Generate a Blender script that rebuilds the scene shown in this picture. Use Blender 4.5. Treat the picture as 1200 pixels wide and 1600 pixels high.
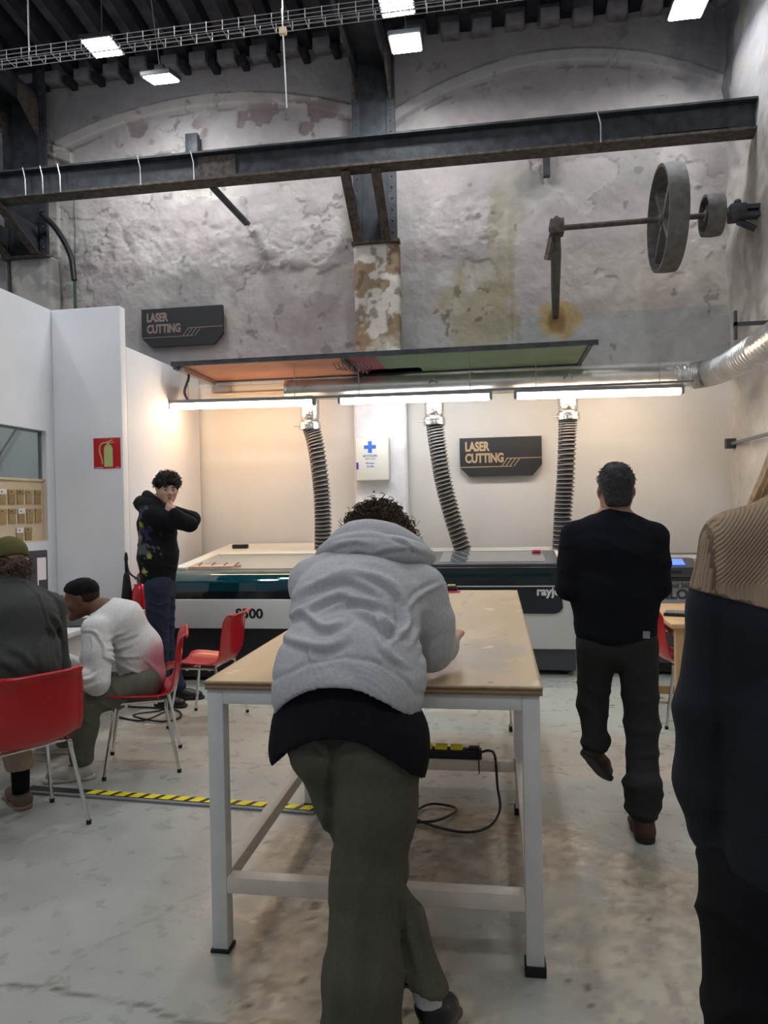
import bpy, bmesh, math, random
import numpy as np
from mathutils import Vector, Matrix, Quaternion
random.seed(7)
S = bpy.context.scene
for o in list(bpy.data.objects): bpy.data.objects.remove(o)
COL = S.collection
PI = math.pi

# ------------------------------------------------------------------ camera
FPX, YAW, PITCH, ROLL, CAMH = 1130.0, 0.1514, 0.0083, -0.0198, 1.56
fw = np.array([-math.sin(YAW)*math.cos(PITCH), math.cos(YAW)*math.cos(PITCH), -math.sin(PITCH)])
r0 = np.array([math.cos(YAW), math.sin(YAW), 0.0]); u0 = np.cross(r0, fw)
rt = math.cos(ROLL)*r0+math.sin(ROLL)*u0; up = -math.sin(ROLL)*r0+math.cos(ROLL)*u0
CP = np.array([0, 0, CAMH])
cd = bpy.data.cameras.new('camera'); cam = bpy.data.objects.new('camera', cd); COL.objects.link(cam)
cd.sensor_fit = 'HORIZONTAL'; cd.sensor_width = 36; cd.lens = 36*FPX/1200; cd.clip_start = .05
cam.matrix_world = Matrix(((rt[0], up[0], -fw[0], 0), (rt[1], up[1], -fw[1], 0), (rt[2], up[2], -fw[2], CAMH), (0, 0, 0, 1)))
S.camera = cam
# ------------------------------------------------------------------ world, exposure
S.view_settings.view_transform = 'Standard'; S.view_settings.look = 'None'
S.view_settings.exposure = 0.0; S.view_settings.gamma = 1; S.view_settings.use_curve_mapping = False
w = bpy.data.worlds.new('world'); S.world = w; w.use_nodes = True
w.node_tree.nodes['Background'].inputs[0].default_value = (.80, .86, 1.0, 1)
w.node_tree.nodes['Background'].inputs[1].default_value = 0.27
LED_E = 128.0      # high bay panels
TUBE_E = 33.0     # battens over the laser cutters
LED_Z = 6.0
LED_SPOTS = [(-3.635, 6.5), (-3.3, 7.05), (-.775, 6.43), (-.762, 6.97), (1.82, 6.95),
             (-5.2, 5.2), (-3.4, 3.0), (-.8, 3.2), (1.2, 3.4), (-3.4, -.5), (-.8, -.6), (1.2, -.4)]  # first in this row: unseen lamp added to brighten the room behind the window
S.cycles.max_bounces = 6; S.cycles.diffuse_bounces = 3
S.cycles.sample_clamp_indirect = 4

# ------------------------------------------------------------------ materials
MATS = {}
def mat(name, col=(.5, .5, .5), rough=.5, metal=0, noise=0, nscale=8, bump=0, bscale=60, emit=0, attr=False,
        trans=0, ior=1.45, coat=0, sheen=0, alpha=1, spec=.5, bdist=.01, rvar=0, stretch=None, aniso_bump=None):
    if name in MATS: return MATS[name]
    m = bpy.data.materials.new(name); m.use_nodes = True
    nt = m.node_tree; N = nt.nodes; L = nt.links; b = N['Principled BSDF']
    b.inputs['Base Color'].default_value = (*col, 1); b.inputs['Roughness'].default_value = rough
    b.inputs['Metallic'].default_value = metal; b.inputs['Transmission Weight'].default_value = trans
    b.inputs['IOR'].default_value = ior; b.inputs['Coat Weight'].default_value = coat
    b.inputs['Sheen Weight'].default_value = sheen; b.inputs['Alpha'].default_value = alpha
    b.inputs['Specular IOR Level'].default_value = spec
    if emit:
        b.inputs['Emission Color'].default_value = (*col, 1); b.inputs['Emission Strength'].default_value = emit
    tc = N.new('ShaderNodeTexCoord'); mp = N.new('ShaderNodeMapping'); L.new(tc.outputs['Object'], mp.inputs[0])
    if stretch: mp.inputs['Scale'].default_value = stretch
    src = None
    if attr:
        a = N.new('ShaderNodeAttribute'); a.attribute_name = 'Col'; src = a.outputs['Color']
        L.new(src, b.inputs['Base Color'])
    if noise:
        n = N.new('ShaderNodeTexNoise'); n.inputs['Scale'].default_value = nscale; n.inputs['Detail'].default_value = 6
        L.new(mp.outputs[0], n.inputs['Vector'])
        mr = N.new('ShaderNodeMapRange'); mr.inputs[1].default_value = .3; mr.inputs[2].default_value = .7
        mr.inputs[3].default_value = 1-noise; mr.inputs[4].default_value = 1+noise; L.new(n.outputs[0], mr.inputs[0])
        mx = N.new('ShaderNodeVectorMath'); mx.operation = 'SCALE'
        if src: L.new(src, mx.inputs[0])
        else: mx.inputs[0].default_value = col
        L.new(mr.outputs[0], mx.inputs['Scale']); L.new(mx.outputs[0], b.inputs['Base Color'])
        if rvar:
            m2 = N.new('ShaderNodeMapRange'); m2.inputs[1].default_value = .3; m2.inputs[2].default_value = .7
            m2.inputs[3].default_value = rough-rvar; m2.inputs[4].default_value = rough+rvar
            L.new(n.outputs[0], m2.inputs[0]); L.new(m2.outputs[0], b.inputs['Roughness'])
    if bump:
        n = N.new('ShaderNodeTexNoise'); n.inputs['Scale'].default_value = bscale; n.inputs['Detail'].default_value = 5
        L.new(mp.outputs[0], n.inputs['Vector'])
        bp = N.new('ShaderNodeBump'); bp.inputs['Strength'].default_value = bump; bp.inputs['Distance'].default_value = bdist
        L.new(n.outputs[0], bp.inputs['Height']); L.new(bp.outputs[0], b.inputs['Normal'])
    MATS[name] = m; return m

M_plaster = mat('old_plaster', rough=.85, attr=True, noise=.07, nscale=7, bump=.6, bscale=14, bdist=.02)
M_paintwall = mat('white_painted_wall', rough=.75, attr=True, noise=.03, nscale=2, bump=.15, bscale=12, bdist=.01)
M_floor = mat('painted_concrete', rough=.34, attr=True, noise=.06, nscale=10, bump=.3, bscale=26, bdist=.006, rvar=.12)
M_white = mat('white_partition_paint', (.86, .87, .90), .6, noise=.03, nscale=2)
M_steel = mat('dark_painted_steel', (.035, .04, .047), .55, noise=.5, nscale=9, bump=.4, bscale=30)
M_rust = mat('rusty_edge', (.085, .07, .06), .8, noise=.5, nscale=20, bump=.6, bscale=50)
M_roof = mat('dark_roof_boards', (.13, .125, .15), .9, noise=.4, nscale=5)
M_wood_dark = mat('dark_rafter', (.02, .021, .03), .85, noise=.4, nscale=7, bump=.5, bscale=20)
M_brick = mat('limewashed_brick', (.22, .20, .21), .9, noise=.3, nscale=9, bump=.8, bscale=18)
M_galv = mat('galvanised_duct', (.62, .59, .54), .40, .8, noise=.12, nscale=7, bump=.12, bscale=9, rvar=.08)
M_alu = mat('crinkled_aluminium', (.68, .68, .67), .34, 1, noise=.12, nscale=12, bump=.6, bscale=30)
M_foil = mat('foil_tape', (.85, .84, .80), .22, 1, bump=.8, bscale=40)
M_hose = mat('black_ribbed_hose', (.055, .052, .05), .45, noise=.2)
M_hoser = mat('hose_wire_grey', (.30, .29, .28), .45)
M_chrome = mat('chrome', (.72, .72, .72), .14, 1)
M_red = mat('red_plastic', (.50, .007, .012), .27, noise=.05, coat=.3)
M_redm = mat('red_enamel', (.55, .008, .015), .2, coat=.4)
M_black = mat('black_plastic', (.015, .015, .017), .45)
M_blackg = mat('black_gloss', (.01, .012, .016), .12, coat=.3)
M_navy = mat('dark_slate_panel', (.022, .030, .038), .30)
M_cream = mat('cream_white_metal', (.78, .76, .68), .4, noise=.02)
M_mwhite = mat('machine_white', (.66, .67, .66), .4, noise=.02)
M_mgrey = mat('machine_grey', (.20, .21, .22), .45)
M_dgrey = mat('machine_dark_grey', (.06, .065, .075), .4)
M_teal = mat('teal_acrylic', (.01, .16, .20), .05, trans=.75, coat=.5)
M_smoke = mat('smoked_glass', (.14, .155, .17), .05, coat=.8)
M_lid = mat('grey_lid_glass', (.42, .42, .38), .10, coat=.6)
M_glass = mat('window_glass', (.85, .9, .88), .02, trans=.96)
M_ply = mat('plywood_face', (.52, .38, .22), .45, attr=True, noise=.12, nscale=10, stretch=(3, .6, 3), rvar=.12)
M_plye = mat('plywood_edge', (.24, .15, .08), .6, noise=.3, nscale=30, stretch=(1, 1, 9))
M_pine = mat('pine_wood', (.62, .40, .20), .5, noise=.15, nscale=12, stretch=(1, 1, .15))
M_tablew = mat('white_enamel_tube', (.72, .71, .69), .4, noise=.05, nscale=12)
M_tablet = mat('chipped_cream_paint', (.74, .66, .56), .45, noise=.07, nscale=14)
M_sign = mat('charcoal_sign_board', (.028, .028, .030), .5)
M_gold = mat('brass_lettering', (.50, .36, .21), .5)
M_goldd = mat('dull_pink_lettering', (.30, .22, .19), .5)
M_paper = mat('white_paper', (.8, .8, .8), .7)
M_board = mat('beige_board', (.70, .56, .38), .7, noise=.04)
M_kraft = mat('kraft_card', (.42, .29, .13), .8, noise=.1, nscale=40)
M_kraft2 = mat('dark_kraft_card', (.34, .24, .11), .8, noise=.1, nscale=40)
M_fluo = mat('photoluminescent_green', (.55, .62, .25), .5)
M_blue = mat('cross_blue', (.05, .18, .62), .5)
M_yellow = mat('signal_yellow', (.85, .72, .02), .45)
M_pink = mat('pink_plastic', (.70, .05, .20), .4)
M_led = mat('led_panel_glow', (.93, .97, 1.0), .5, emit=LED_E)
M_tube = mat('batten_diffuser_warm_glow', (1.0, .68, .42), .5, emit=TUBE_E*1.05)
M_tube3 = mat('batten_diffuser_glow', (1.0, .79, .60), .5, emit=TUBE_E)
M_tubew = mat('batten_diffuser_cool_glow', (.97, .98, 1.0), .5, emit=TUBE_E)
M_lcd = mat('blue_lcd', (.10, .20, .85), .3, emit=1.0)
M_screen = mat('monitor_picture', (.45, .40, .40), .3, emit=.5)
M_galvd = mat('dull_galvanised_wire', (.42, .41, .43), .4, .8)
M_iron = mat('grey_cast_iron', (.115, .11, .105), .7, noise=.3, nscale=14, bump=.3, bscale=40)
M_rubber = mat('black_rubber', (.012, .012, .012), .7)
M_green = mat('green_conduit', (.03, .10, .05), .5)

# ------------------------------------------------------------------ helpers
def tag(o, label=None, cat=None, group=None, kind=None):
    if label: o['label'] = label
    if cat: o['category'] = cat
    if group: o['group'] = group
    if kind: o['kind'] = kind
    return o
def empty(name, loc, label, cat, group=None, rz=0, kind=None):
    o = bpy.data.objects.new(name, None); COL.objects.link(o); o.location = loc; o.rotation_euler = (0, 0, rz)
    o.empty_display_size = .1
    return tag(o, label, cat, group, kind)
class MB:
    def __init__(s): s.bm = bmesh.new()
    def box(s, c, d, rot=None, bev=0):
        r = bmesh.ops.create_cube(s.bm, size=1); vs = r['verts']
        mt = Matrix.Translation(c) @ (rot.to_4x4() if rot else Matrix()) @ Matrix.Diagonal((*d, 1))
        bmesh.ops.transform(s.bm, matrix=mt, verts=vs)
        if bev:
            es = {e for v in vs for e in v.link_edges}
            bmesh.ops.bevel(s.bm, geom=list(es), offset=bev, segments=2, affect='EDGES', profile=.5)
        return s
    def b2(s, a, b, bev=0):
        a = Vector(a); b = Vector(b); return s.box((a+b)/2, [abs(x) for x in (b-a)], bev=bev)
    def bar(s, a, b, w, h, roll=0):
        a = Vector(a); b = Vector(b); d = b-a; q = d.to_track_quat('Y', 'Z')
        m = q.to_matrix() @ Matrix.Rotation(roll, 3, 'Y')
        return s.box((a+b)/2, (w, d.length, h), m)
    def cyl(s, a, b, r, r2=None, n=16, caps=True):
        a = Vector(a); b = Vector(b); d = b-a; q = d.to_track_quat('Z', 'Y')
        mt = Matrix.Translation((a+b)/2) @ q.to_matrix().to_4x4()
        bmesh.ops.create_cone(s.bm, cap_ends=caps, segments=n, radius1=r, radius2=r if r2 is None else r2, depth=d.length, matrix=mt)
        return s
    def sph(s, c, r, n=12, sc=(1, 1, 1)):
        bmesh.ops.create_uvsphere(s.bm, u_segments=n, v_segments=max(6, n*2//3), radius=r, matrix=Matrix.Translation(c) @ Matrix.Diagonal((*sc, 1)))
        return s
    def tube(s, pts, r, n=8, caps=True, closed=False):
        pts = [Vector(p) for p in pts]; k = len(pts)
        rs = r if hasattr(r, '__len__') else [r]*k
        rings = []; nrm = None
        for i, p in enumerate(pts):
            t = (pts[min(i+1, k-1)]-pts[max(i-1, 0)])
            if closed: t = pts[(i+1) % k]-pts[i-1]
            t.normalize()
            if nrm is None:
                nrm = t.cross(Vector((0, 0, 1)))
                if nrm.length < .05: nrm = t.cross(Vector((0, 1, 0)))
            nrm = (nrm-t*nrm.dot(t)).normalized(); bi = t.cross(nrm)
            rings.append([s.bm.verts.new(p+(nrm*math.cos(2*PI*j/n)+bi*math.sin(2*PI*j/n))*rs[i]) for j in range(n)])
        for i in range(k if closed else k-1):
            A = rings[i]; B = rings[(i+1) % k]
            for j in range(n): s.bm.faces.new((A[j], A[(j+1) % n], B[(j+1) % n], B[j]))
        if caps and not closed:
            s.bm.faces.new(rings[0]); s.bm.faces.new(rings[-1])
        return s
    def prism(s, poly, fn, t0, t1):
        """poly: 2D outline; fn(u,v,t)->xyz"""
        a = [s.bm.verts.new(fn(u, v, t0)) for u, v in poly]; b = [s.bm.verts.new(fn(u, v, t1)) for u, v in poly]
        s.bm.faces.new(a); s.bm.faces.new(b[::-1]); k = len(poly)
        for i in range(k): s.bm.faces.new((a[i], b[i], b[(i+1) % k], a[(i+1) % k]))
        return s
    def lathe(s, prof, c, axis='Z', n=24, cap=True):
        c = Vector(c); rings = []
        for r, h in prof:
            ring = []
            for j in range(n):
                x, y = r*math.cos(2*PI*j/n), r*math.sin(2*PI*j/n)
                p = {'Z': (x, y, h), 'X': (h, x, y), 'Y': (x, h, y)}[axis]
                ring.append(s.bm.verts.new(c+Vector(p)))
            rings.append(ring)
        for A, B in zip(rings, rings[1:]):
            for j in range(n): s.bm.faces.new((A[j], A[(j+1) % n], B[(j+1) % n], B[j]))
        if cap and prof[0][0] > 1e-6: s.bm.faces.new(rings[0])
        if cap and prof[-1][0] > 1e-6: s.bm.faces.new(rings[-1])
        return s
    def build(s, name, m, parent=None, smooth=None, bev=0, label=None, cat=None, group=None, kind=None):
        bmesh.ops.recalc_face_normals(s.bm, faces=s.bm.faces)
        me = bpy.data.meshes.new(name); s.bm.to_mesh(me); s.bm.free()
        me.materials.append(m)
        if smooth is None: smooth = True
        if smooth:
            me.polygons.foreach_set('use_smooth', [True]*len(me.polygons))
            me.set_sharp_from_angle(angle=math.radians(35))
        o = bpy.data.objects.new(name, me); COL.objects.link(o)
        if parent:
            o.parent = parent
        if bev:
            b = o.modifiers.new('bevel', 'BEVEL'); b.width = bev; b.segments = 2; b.limit_method = 'ANGLE'; b.angle_limit = .7
        return tag(o, label, cat, group, kind)
def local(parent, o):
    """o was modelled in world space: keep it there under its parent"""
    o.matrix_parent_inverse = parent.matrix_basis.inverted(); return o
def bez(pts, n=40):
    """Catmull-Rom through pts"""
    P = [Vector(p) for p in pts]; P = [P[0]*2-P[1]]+P+[P[-1]*2-P[-2]]; out = []
    seg = len(P)-3
    for i in range(n+1):
        t = i/n*seg; k = min(int(t), seg-1); t -= k; a, b, c, d = P[k:k+4]
        out.append(.5*((2*b)+(c-a)*t+(2*a-5*b+4*c-d)*t*t+(3*b-a-3*c+d)*t**3))
    return out
def copy_tree(o, parent=None):
    c = o.copy(); COL.objects.link(c)
    if parent: c.parent = parent; c.matrix_parent_inverse = o.matrix_parent_inverse.copy()
    for ch in [x for x in bpy.data.objects if x.parent == o]: copy_tree(ch, c)
    return c
def text(body, name, m, parent, loc, size, rot=(PI/2, 0, 0), ext=.002, sx=1, offset=0, align='LEFT'):
    cu = bpy.data.curves.new('t', 'FONT'); cu.body = body; cu.size = size; cu.extrude = ext; cu.offset = offset
    cu.align_x = align; cu.resolution_u = 4
    to = bpy.data.objects.new('t', cu); COL.objects.link(to)
    dg = bpy.context.evaluated_depsgraph_get(); me = bpy.data.meshes.new_from_object(to.evaluated_get(dg))
    bpy.data.objects.remove(to); me.materials.clear(); me.materials.append(m)
    o = bpy.data.objects.new(name, me); COL.objects.link(o)
    o.location = loc; o.rotation_euler = rot; o.scale = (sx, 1, 1); o.parent = parent
    if parent: o.matrix_parent_inverse = parent.matrix_basis.inverted()
    return o

# numpy noise
_R = np.random.RandomState(3).rand(256, 256).astype(np.float32)
def vn(x, y, s=0):
    x = x+s*17.3; y = y+s*9.7; xi = np.floor(x).astype(int); yi = np.floor(y).astype(int)
    fx = x-xi; fy = y-yi; fx = fx*fx*(3-2*fx); fy = fy*fy*(3-2*fy)
    g = lambda a, b: _R[a % 256, b % 256]
    return (g(xi, yi)*(1-fx)+g(xi+1, yi)*fx)*(1-fy)+(g(xi, yi+1)*(1-fx)+g(xi+1, yi+1)*fx)*fy
def fbm(x, y, s=0, o=4):
    t = 0; a = .5; n = 0
    for i in range(o): t = t+a*vn(x, y, s+i); n += a; a *= .5; x = x*2.03; y = y*2.03
    return t/n
def sst(a, b, x):
    t = np.clip((x-a)/(b-a), 0, 1); return t*t*(3-2*t)
def mixc(c, col, k): return c*(1-k[..., None])+np.array(col)*k[..., None]
def grid_obj(name, P, colr, m, nx, ny, parent=None):
    """P (ny,nx,3)"""
    idx = np.arange(nx*ny).reshape(ny, nx)
    F = np.stack([idx[:-1, :-1], idx[:-1, 1:], idx[1:, 1:], idx[1:, :-1]], -1).reshape(-1, 4)
    me = bpy.data.meshes.new(name); me.vertices.add(nx*ny); me.vertices.foreach_set('co', P.reshape(-1).astype(np.float32))
    me.loops.add(F.size); me.loops.foreach_set('vertex_index', F.reshape(-1).astype(np.int32))
    me.polygons.add(len(F)); me.polygons.foreach_set('loop_start', np.arange(0, F.size, 4, dtype=np.int32))
    me.update(); me.validate()
    me.polygons.foreach_set('use_smooth', [True]*len(F))
    a = me.color_attributes.new('Col', 'FLOAT_COLOR', 'POINT')
    c4 = np.ones((nx*ny, 4), np.float32); c4[:, :3] = np.clip(colr.reshape(-1, 3), 0, 1); a.data.foreach_set('color', c4.reshape(-1))
    me.materials.append(m); o = bpy.data.objects.new(name, me); COL.objects.link(o)
    if parent: o.parent = parent
    return o
def solid(o, t, off=-1):
    s = o.modifiers.new('s', 'SOLIDIFY'); s.thickness = t; s.offset = off; return o

# ------------------------------------------------------------------ floor
nx, ny = 440, 520
X, Y = np.meshgrid(np.linspace(-6, 2.6, nx), np.linspace(-1.5, 8.2, ny))
n1 = fbm(X*1.5, Y*1.5, 1, 5); n2 = fbm(X*9, Y*9, 4, 4); n3 = fbm(X*30, Y*30, 7, 3)
c = np.ones((ny, nx, 3))*np.array((.375, .385, .35))
c = mixc(c, (.50, .56, .51), sst(4.95, 5.0, Y+.06*n1)*.9)                       # pale green paint near the machines
c = mixc(c, (.52, .47, .39), sst(4.2, 4.35, Y+.35*n1)*sst(5.02, 4.97, Y+.06*n1)*.85)
be = sst(.50, .62, fbm(X*1.1, Y*1.6, 11, 4)+.16*np.exp(-((X+2)**2/.8+(Y-4.6)**2/.5)))
c = mixc(c, (.50, .45, .37), be*.7*sst(3.7, 4.2, Y))
rough_relief = 0
for cx, cy, rx, ry, s in [(-.55, 2.35, .42, .95, 0), (.62, 2.1, .42, 1.2, 1), (-.2, 1.75, .5, .5, 2), (-.3, 3.3, .8, .5, 3)]:
    d = ((X-cx)/rx)**2+((Y-cy)/ry)**2; k = sst(1.25, .45, d+1.1*(n1-.5)+.7*(n2-.5))
    cc = mixc(c, (.42, .34, .24), k*.8); sp = sst(.50, .60, n3); cc = mixc(cc, (.20, .145, .09), k*sp*.5)
    sp2 = sst(.52, .62, fbm(X*24, Y*24, 20+s, 3)); c = mixc(cc, (.66, .58, .44), k*sp2*.6); rough_relief = rough_relief+k*(n3-.5)*.006  # worn patches; their pale gold speckles paint in lamp glints
st = sst(.25, .0, np.abs(X-.62-.08*np.sin(Y*5))/.3)*sst(2.2, 2.6, Y)*sst(3.6, 3.1, Y)*sst(.47, .56, n2)   # dark stain right of the table
c = mixc(c, (.12, .08, .05), st*.75)
c = mixc(c, (.46, .45, .41), sst(.35, .75, fbm(X*.8, Y*.8, 33, 3))*.35)
st = sst(.80, .83, fbm(X*14, Y*14, 37, 3))*sst(-1.5, -.9, X); c = mixc(c, (.06, .06, .05), st*.8)
crack = np.abs(Y-(2.1+.05*np.sin(X*3)+.08*(fbm(X*6, X*0, 50, 4)-.5))); k = sst(.012, .004, crack)*sst(.1, -.3, X); c = mixc(c, (.10, .09, .07), k*.8)
crack = np.abs(Y-(4.35+.35*X*.2+.12*(fbm(X*5, X*0, 53, 4)-.5))); c = mixc(c, (.15, .13, .1), sst(.011, .003, crack)*.6)
crack = np.abs(X-(-1.1+.5*(Y-3)+.2*(fbm(Y*5, Y*0, 57, 4)-.5))); c = mixc(c, (.18, .17, .15), sst(.009, .003, crack)*.5)
Z = (n2-.5)*.002+rough_relief
floor = solid(grid_obj('floor', np.stack([X, Y, Z], -1), c, M_floor, nx, ny), .08); tag(floor, kind='structure')
MB().b2((-9, -6, -.12), (5, 9, -.081)).build('floor', M_floor, kind='structure', smooth=False)

# ------------------------------------------------------------------ back wall (relief + stains), plane y = 8
WY = 8.0
nx, ny = 560, 300
X, Zz = np.meshgrid(np.linspace(-6.3, 2.75, nx), np.linspace(2.96, 7.1, ny))
n1 = fbm(X*1.3, Zz*1.3, 61, 5); n2 = fbm(X*6, Zz*6, 64, 5); n3 = fbm(X*20, Zz*20, 68, 4)
old = sst(3.0, 3.03, Zz)
c = np.ones((ny, nx, 3))*np.array((.76, .735, .70))                       # white paint below the canopy
c = mixc(c, (.66, .60, .54), sst(.55, .7, n1)*.12)
c = mixc(c, (.70, .67, .62), ((Zz > 2.02)*(Zz < 2.16)*(X > .9)*(X < 1.9)+(Zz > 2.2)*(Zz < 2.34)*(X < -1.6))*.5)
co = np.ones((ny, nx, 3))*np.array((.44, .385, .375))
co = mixc(co, (.36, .33, .32), sst(.42, .62, n1)*.8)
co = mixc(co, (.55, .52, .48), sst(.55, .7, fbm(X*2.2, Zz*2.2, 72, 5))*.6)
co = mixc(co, (.25, .235, .24), sst(5.2, 6.6, Zz+.7*(n1-.5))*.75)         # darker towards the roof: the dimmer light there put into the colour
co = mixc(co, (.62, .54, .47), sst(.3, 1.6, X)*sst(5.0, 3.9, Zz+.5*(n1-.5))*.55)
cl = sst(-.2, .2, X)*sst(3.62, 3.6, Zz+.05*n1)*old                        # grey band over the right machines
co = mixc(co, (.40, .41, .41), cl*.8)
co = mixc(co, (.43, .42, .43), sst(3.75, 3.6, Zz+.1*n1)*sst(-.3, -.8, X)*.6)
# arches: a flat band bulging out of the plaster in each bay
def arch(cx, half, zt, rise, wdt):
    za = zt-rise*((X-cx)/half)**2; d = Zz-za
    inside = (np.abs(X-cx) < half*1.06)
    return sst(-wdt, -wdt+.03, d)*sst(0, -.02, d)*inside, sst(.02, 0, d)*inside, d
rel = np.zeros_like(X)
for cx, half, zt, rise in [(.72, 1.75, 6.42, .46), (-3.2, 1.8, 6.36, .32), (-6.8, 1.8, 6.3, .4)]:
    band, below, d = arch(cx, half, zt, rise, .17)
    co = mixc(co, (.50, .45, .42) if cx < 0 else (.42, .40, .385), band*.7)
    ln = sst(.035, .0, np.abs(d+.01+.03*(n2-.5)))*sst(.42, .55, fbm(X*5, Zz*5, 90, 3)); co = mixc(co, (.12, .11, .11), ln*.8*(np.abs(X-cx) < half))
    ln = sst(.03, .0, np.abs(d+.19+.04*(n2-.5)))*sst(.48, .58, fbm(X*5, Zz*5, 93, 3)); co = mixc(co, (.14, .12, .12), ln*.7*(np.abs(X-cx) < half))
    rel += band*.035-below*.02*(1-band)
# peeled coats: ragged patches with a lip
pe = fbm(X*1.7, Zz*2.1, 101, 6)
mask = sst(.565, .575, pe)*old*sst(5.9, 5.6, Zz)*sst(3.7, 4.1, Zz); rel -= mask*.012
co = mixc(co, (.56, .52, .48), mask*.45)
edge = sst(.012, .0, np.abs(pe-.565))*old*sst(3.8, 4.3, Zz)*sst(.47, .6, fbm(X*4, Zz*4, 104, 3)); co = mixc(co, (.22, .19, .18), edge*.8)
pe2 = fbm(X*4.5, Zz*4.5, 111, 5); mB = sst(.53, .55, pe2+.05*(n2-.5))*(sst(-4.5, -4.2, X)*sst(-3.1, -3.4, X)*sst(5.5, 5.7, Zz)*sst(6.2, 6.05, Zz)+sst(-3.0, -2.8, X)*sst(-1.5, -1.7, X)*sst(5.6, 5.8, Zz)*sst(6.25, 6.1, Zz))
co = mixc(co, (.20, .15, .145), mB*.85); rel -= mB*.02
def blob(cx, cz, rx, rz, colr, k, s=0, amp=1.0):
    global co
    d = ((X-cx)/rx)**2+((Zz-cz)/rz)**2; q = sst(1.2, .35, d+amp*(n2-.5)+amp*.8*(n1-.5)); co = mixc(co, colr, q*k); return q
blob(.72, 3.52, .26, .22, (.50, .33, .10), .75); blob(.70, 3.52, .1, .16, (.22, .10, .03), .7)    # rust under the shaft bracket
blob(-.15, 3.75, .42, .55, (.34, .27, .14), .62, amp=1.8); blob(.12, 4.35, .17, .75, (.33, .29, .19), .55, amp=1.5); blob(.28, 4.9, .22, .35, (.38, .36, .28), .5)
blob(.5, 5.0, .28, .18, (.22, .21, .21), .55); blob(2.35, 5.0, .25, 1.0, (.26, .23, .22), .5); blob(-.85, 4.9, .25, 1.2, (.33, .31, .30), .4)
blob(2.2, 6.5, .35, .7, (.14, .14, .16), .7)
drip = sst(.60, .72, fbm(X*16, Zz*1.1, 121, 4))*old*sst(5.2, 3.6, Zz)*sst(-.5, -.1, X)*sst(.5, .2, X); co = mixc(co, (.30, .24, .13), drip*.5)
dk = sst(.66, .72, fbm(X*9, Zz*9, 124, 4))*sst(-.9, -.6, X)*sst(.2, -.1, X)*sst(4.2, 3.9, Zz)*old; co = mixc(co, (.12, .10, .07), dk*.7)
sp = sst(.76, .80, fbm(X*6, Zz*6, 131, 4))*old; co = mixc(co, (.17, .15, .14), sp*.6)
lump = fbm(X*3.2, Zz*3.2, 140, 6)
lr = (sst(4.1, 4.4, Zz)*sst(5.1, 4.8, Zz)*(sst(-1.2, -1.8, X)+sst(-1, -.6, X)*sst(.3, 0, X)))
rel += lr*(np.abs(lump-.5)*.14)
crk = sst(.010, .0, np.abs(lump-.52))*lr*sst(.5, .62, fbm(X*3, Zz*3, 144, 3)); co = mixc(co, (.22, .20, .19), crk*.8)
rel += old*(n2-.5)*.028+old*(n1-.5)*.03
cs = sst(.017, 0, np.abs(X+.98-.01*n2))*old*sst(4.9, 4.2, Zz); co = mixc(co, (.25, .24, .23), cs*.5)
strip = (X > -.98)*(X < -.80)*old*sst(5.0, 4.6, Zz)*sst(3.0, 3.05, Zz); co = mixc(co, (.33, .32, .31), strip*.6)
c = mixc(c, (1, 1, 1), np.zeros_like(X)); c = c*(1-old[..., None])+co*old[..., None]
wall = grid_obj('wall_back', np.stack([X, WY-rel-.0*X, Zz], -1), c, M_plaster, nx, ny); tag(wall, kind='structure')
Xl, Zl = np.meshgrid(np.linspace(-6.3, 2.75, 90), np.linspace(0, 2.98, 40)); nl = fbm(Xl*1.2, Zl*1.2, 401, 4)
cl = np.ones((40, 90, 3))*np.array((.72, .70, .665)); cl = mixc(cl, (.62, .57, .51), sst(.5, .7, nl)*.25)
cl = mixc(cl, (.64, .61, .56), ((Zl > 2.0)*(Zl < 2.17)*(Xl > .9)*(Xl < 1.9)+(Zl > 2.2)*(Zl < 2.36)*(Xl < -1.6))*.45)
tag(grid_obj('wall_back', np.stack([Xl, WY-(nl-.5)*.01, Zl], -1), cl, M_paintwall, 90, 40), kind='structure')
MB().b2((-9, 8.12, 0), (5, 8.3, 8)).build('wall_back', M_plaster, kind='structure', smooth=False)
# right wall, plane x = 2.41, rough
nx, ny = 300, 300
Yg, Zz = np.meshgrid(np.linspace(8.1, -1.5, nx), np.linspace(0, 7.6, ny))
n1 = fbm(Yg*1.3, Zz*1.3, 161, 5); n2 = fbm(Yg*5, Zz*5, 164, 5)
c = np.ones((ny, nx, 3))*np.array((.60, .55, .50)); c = mixc(c, (.42, .38, .36), sst(.45, .65, n1)*.7)
c = mixc(c, (.27, .26, .275), sst(4.2, 5.6, Zz+.5*(n1-.5))*.9); c = mixc(c, (.30, .25, .21), sst(.6, .7, n2)*.5*sst(2.4, 3.2, Zz))  # upper part darkened in the colour to hold down lamp glare
c = mixc(c, (.72, .68, .62), sst(3.2, 2.6, Zz+.4*(n1-.5))*.6)
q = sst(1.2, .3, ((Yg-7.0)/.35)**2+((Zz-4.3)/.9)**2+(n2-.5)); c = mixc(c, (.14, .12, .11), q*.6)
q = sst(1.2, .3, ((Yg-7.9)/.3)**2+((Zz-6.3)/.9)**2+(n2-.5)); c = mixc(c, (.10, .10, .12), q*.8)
crk = sst(.008, 0, np.abs(fbm(Yg*2, Zz*2, 170, 5)-.5))*sst(.45, .6, fbm(Yg*2, Zz*2, 175, 3)); c = mixc(c, (.25, .22, .2), crk*.6)
rel = (n1-.5)*.13+(n2-.5)*.05
rel = rel*sst(0, .8, Zz)
tag(grid_obj('wall_right', np.stack([2.43-rel, Yg, Zz], -1), c, M_plaster, nx, ny), kind='structure')
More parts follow.
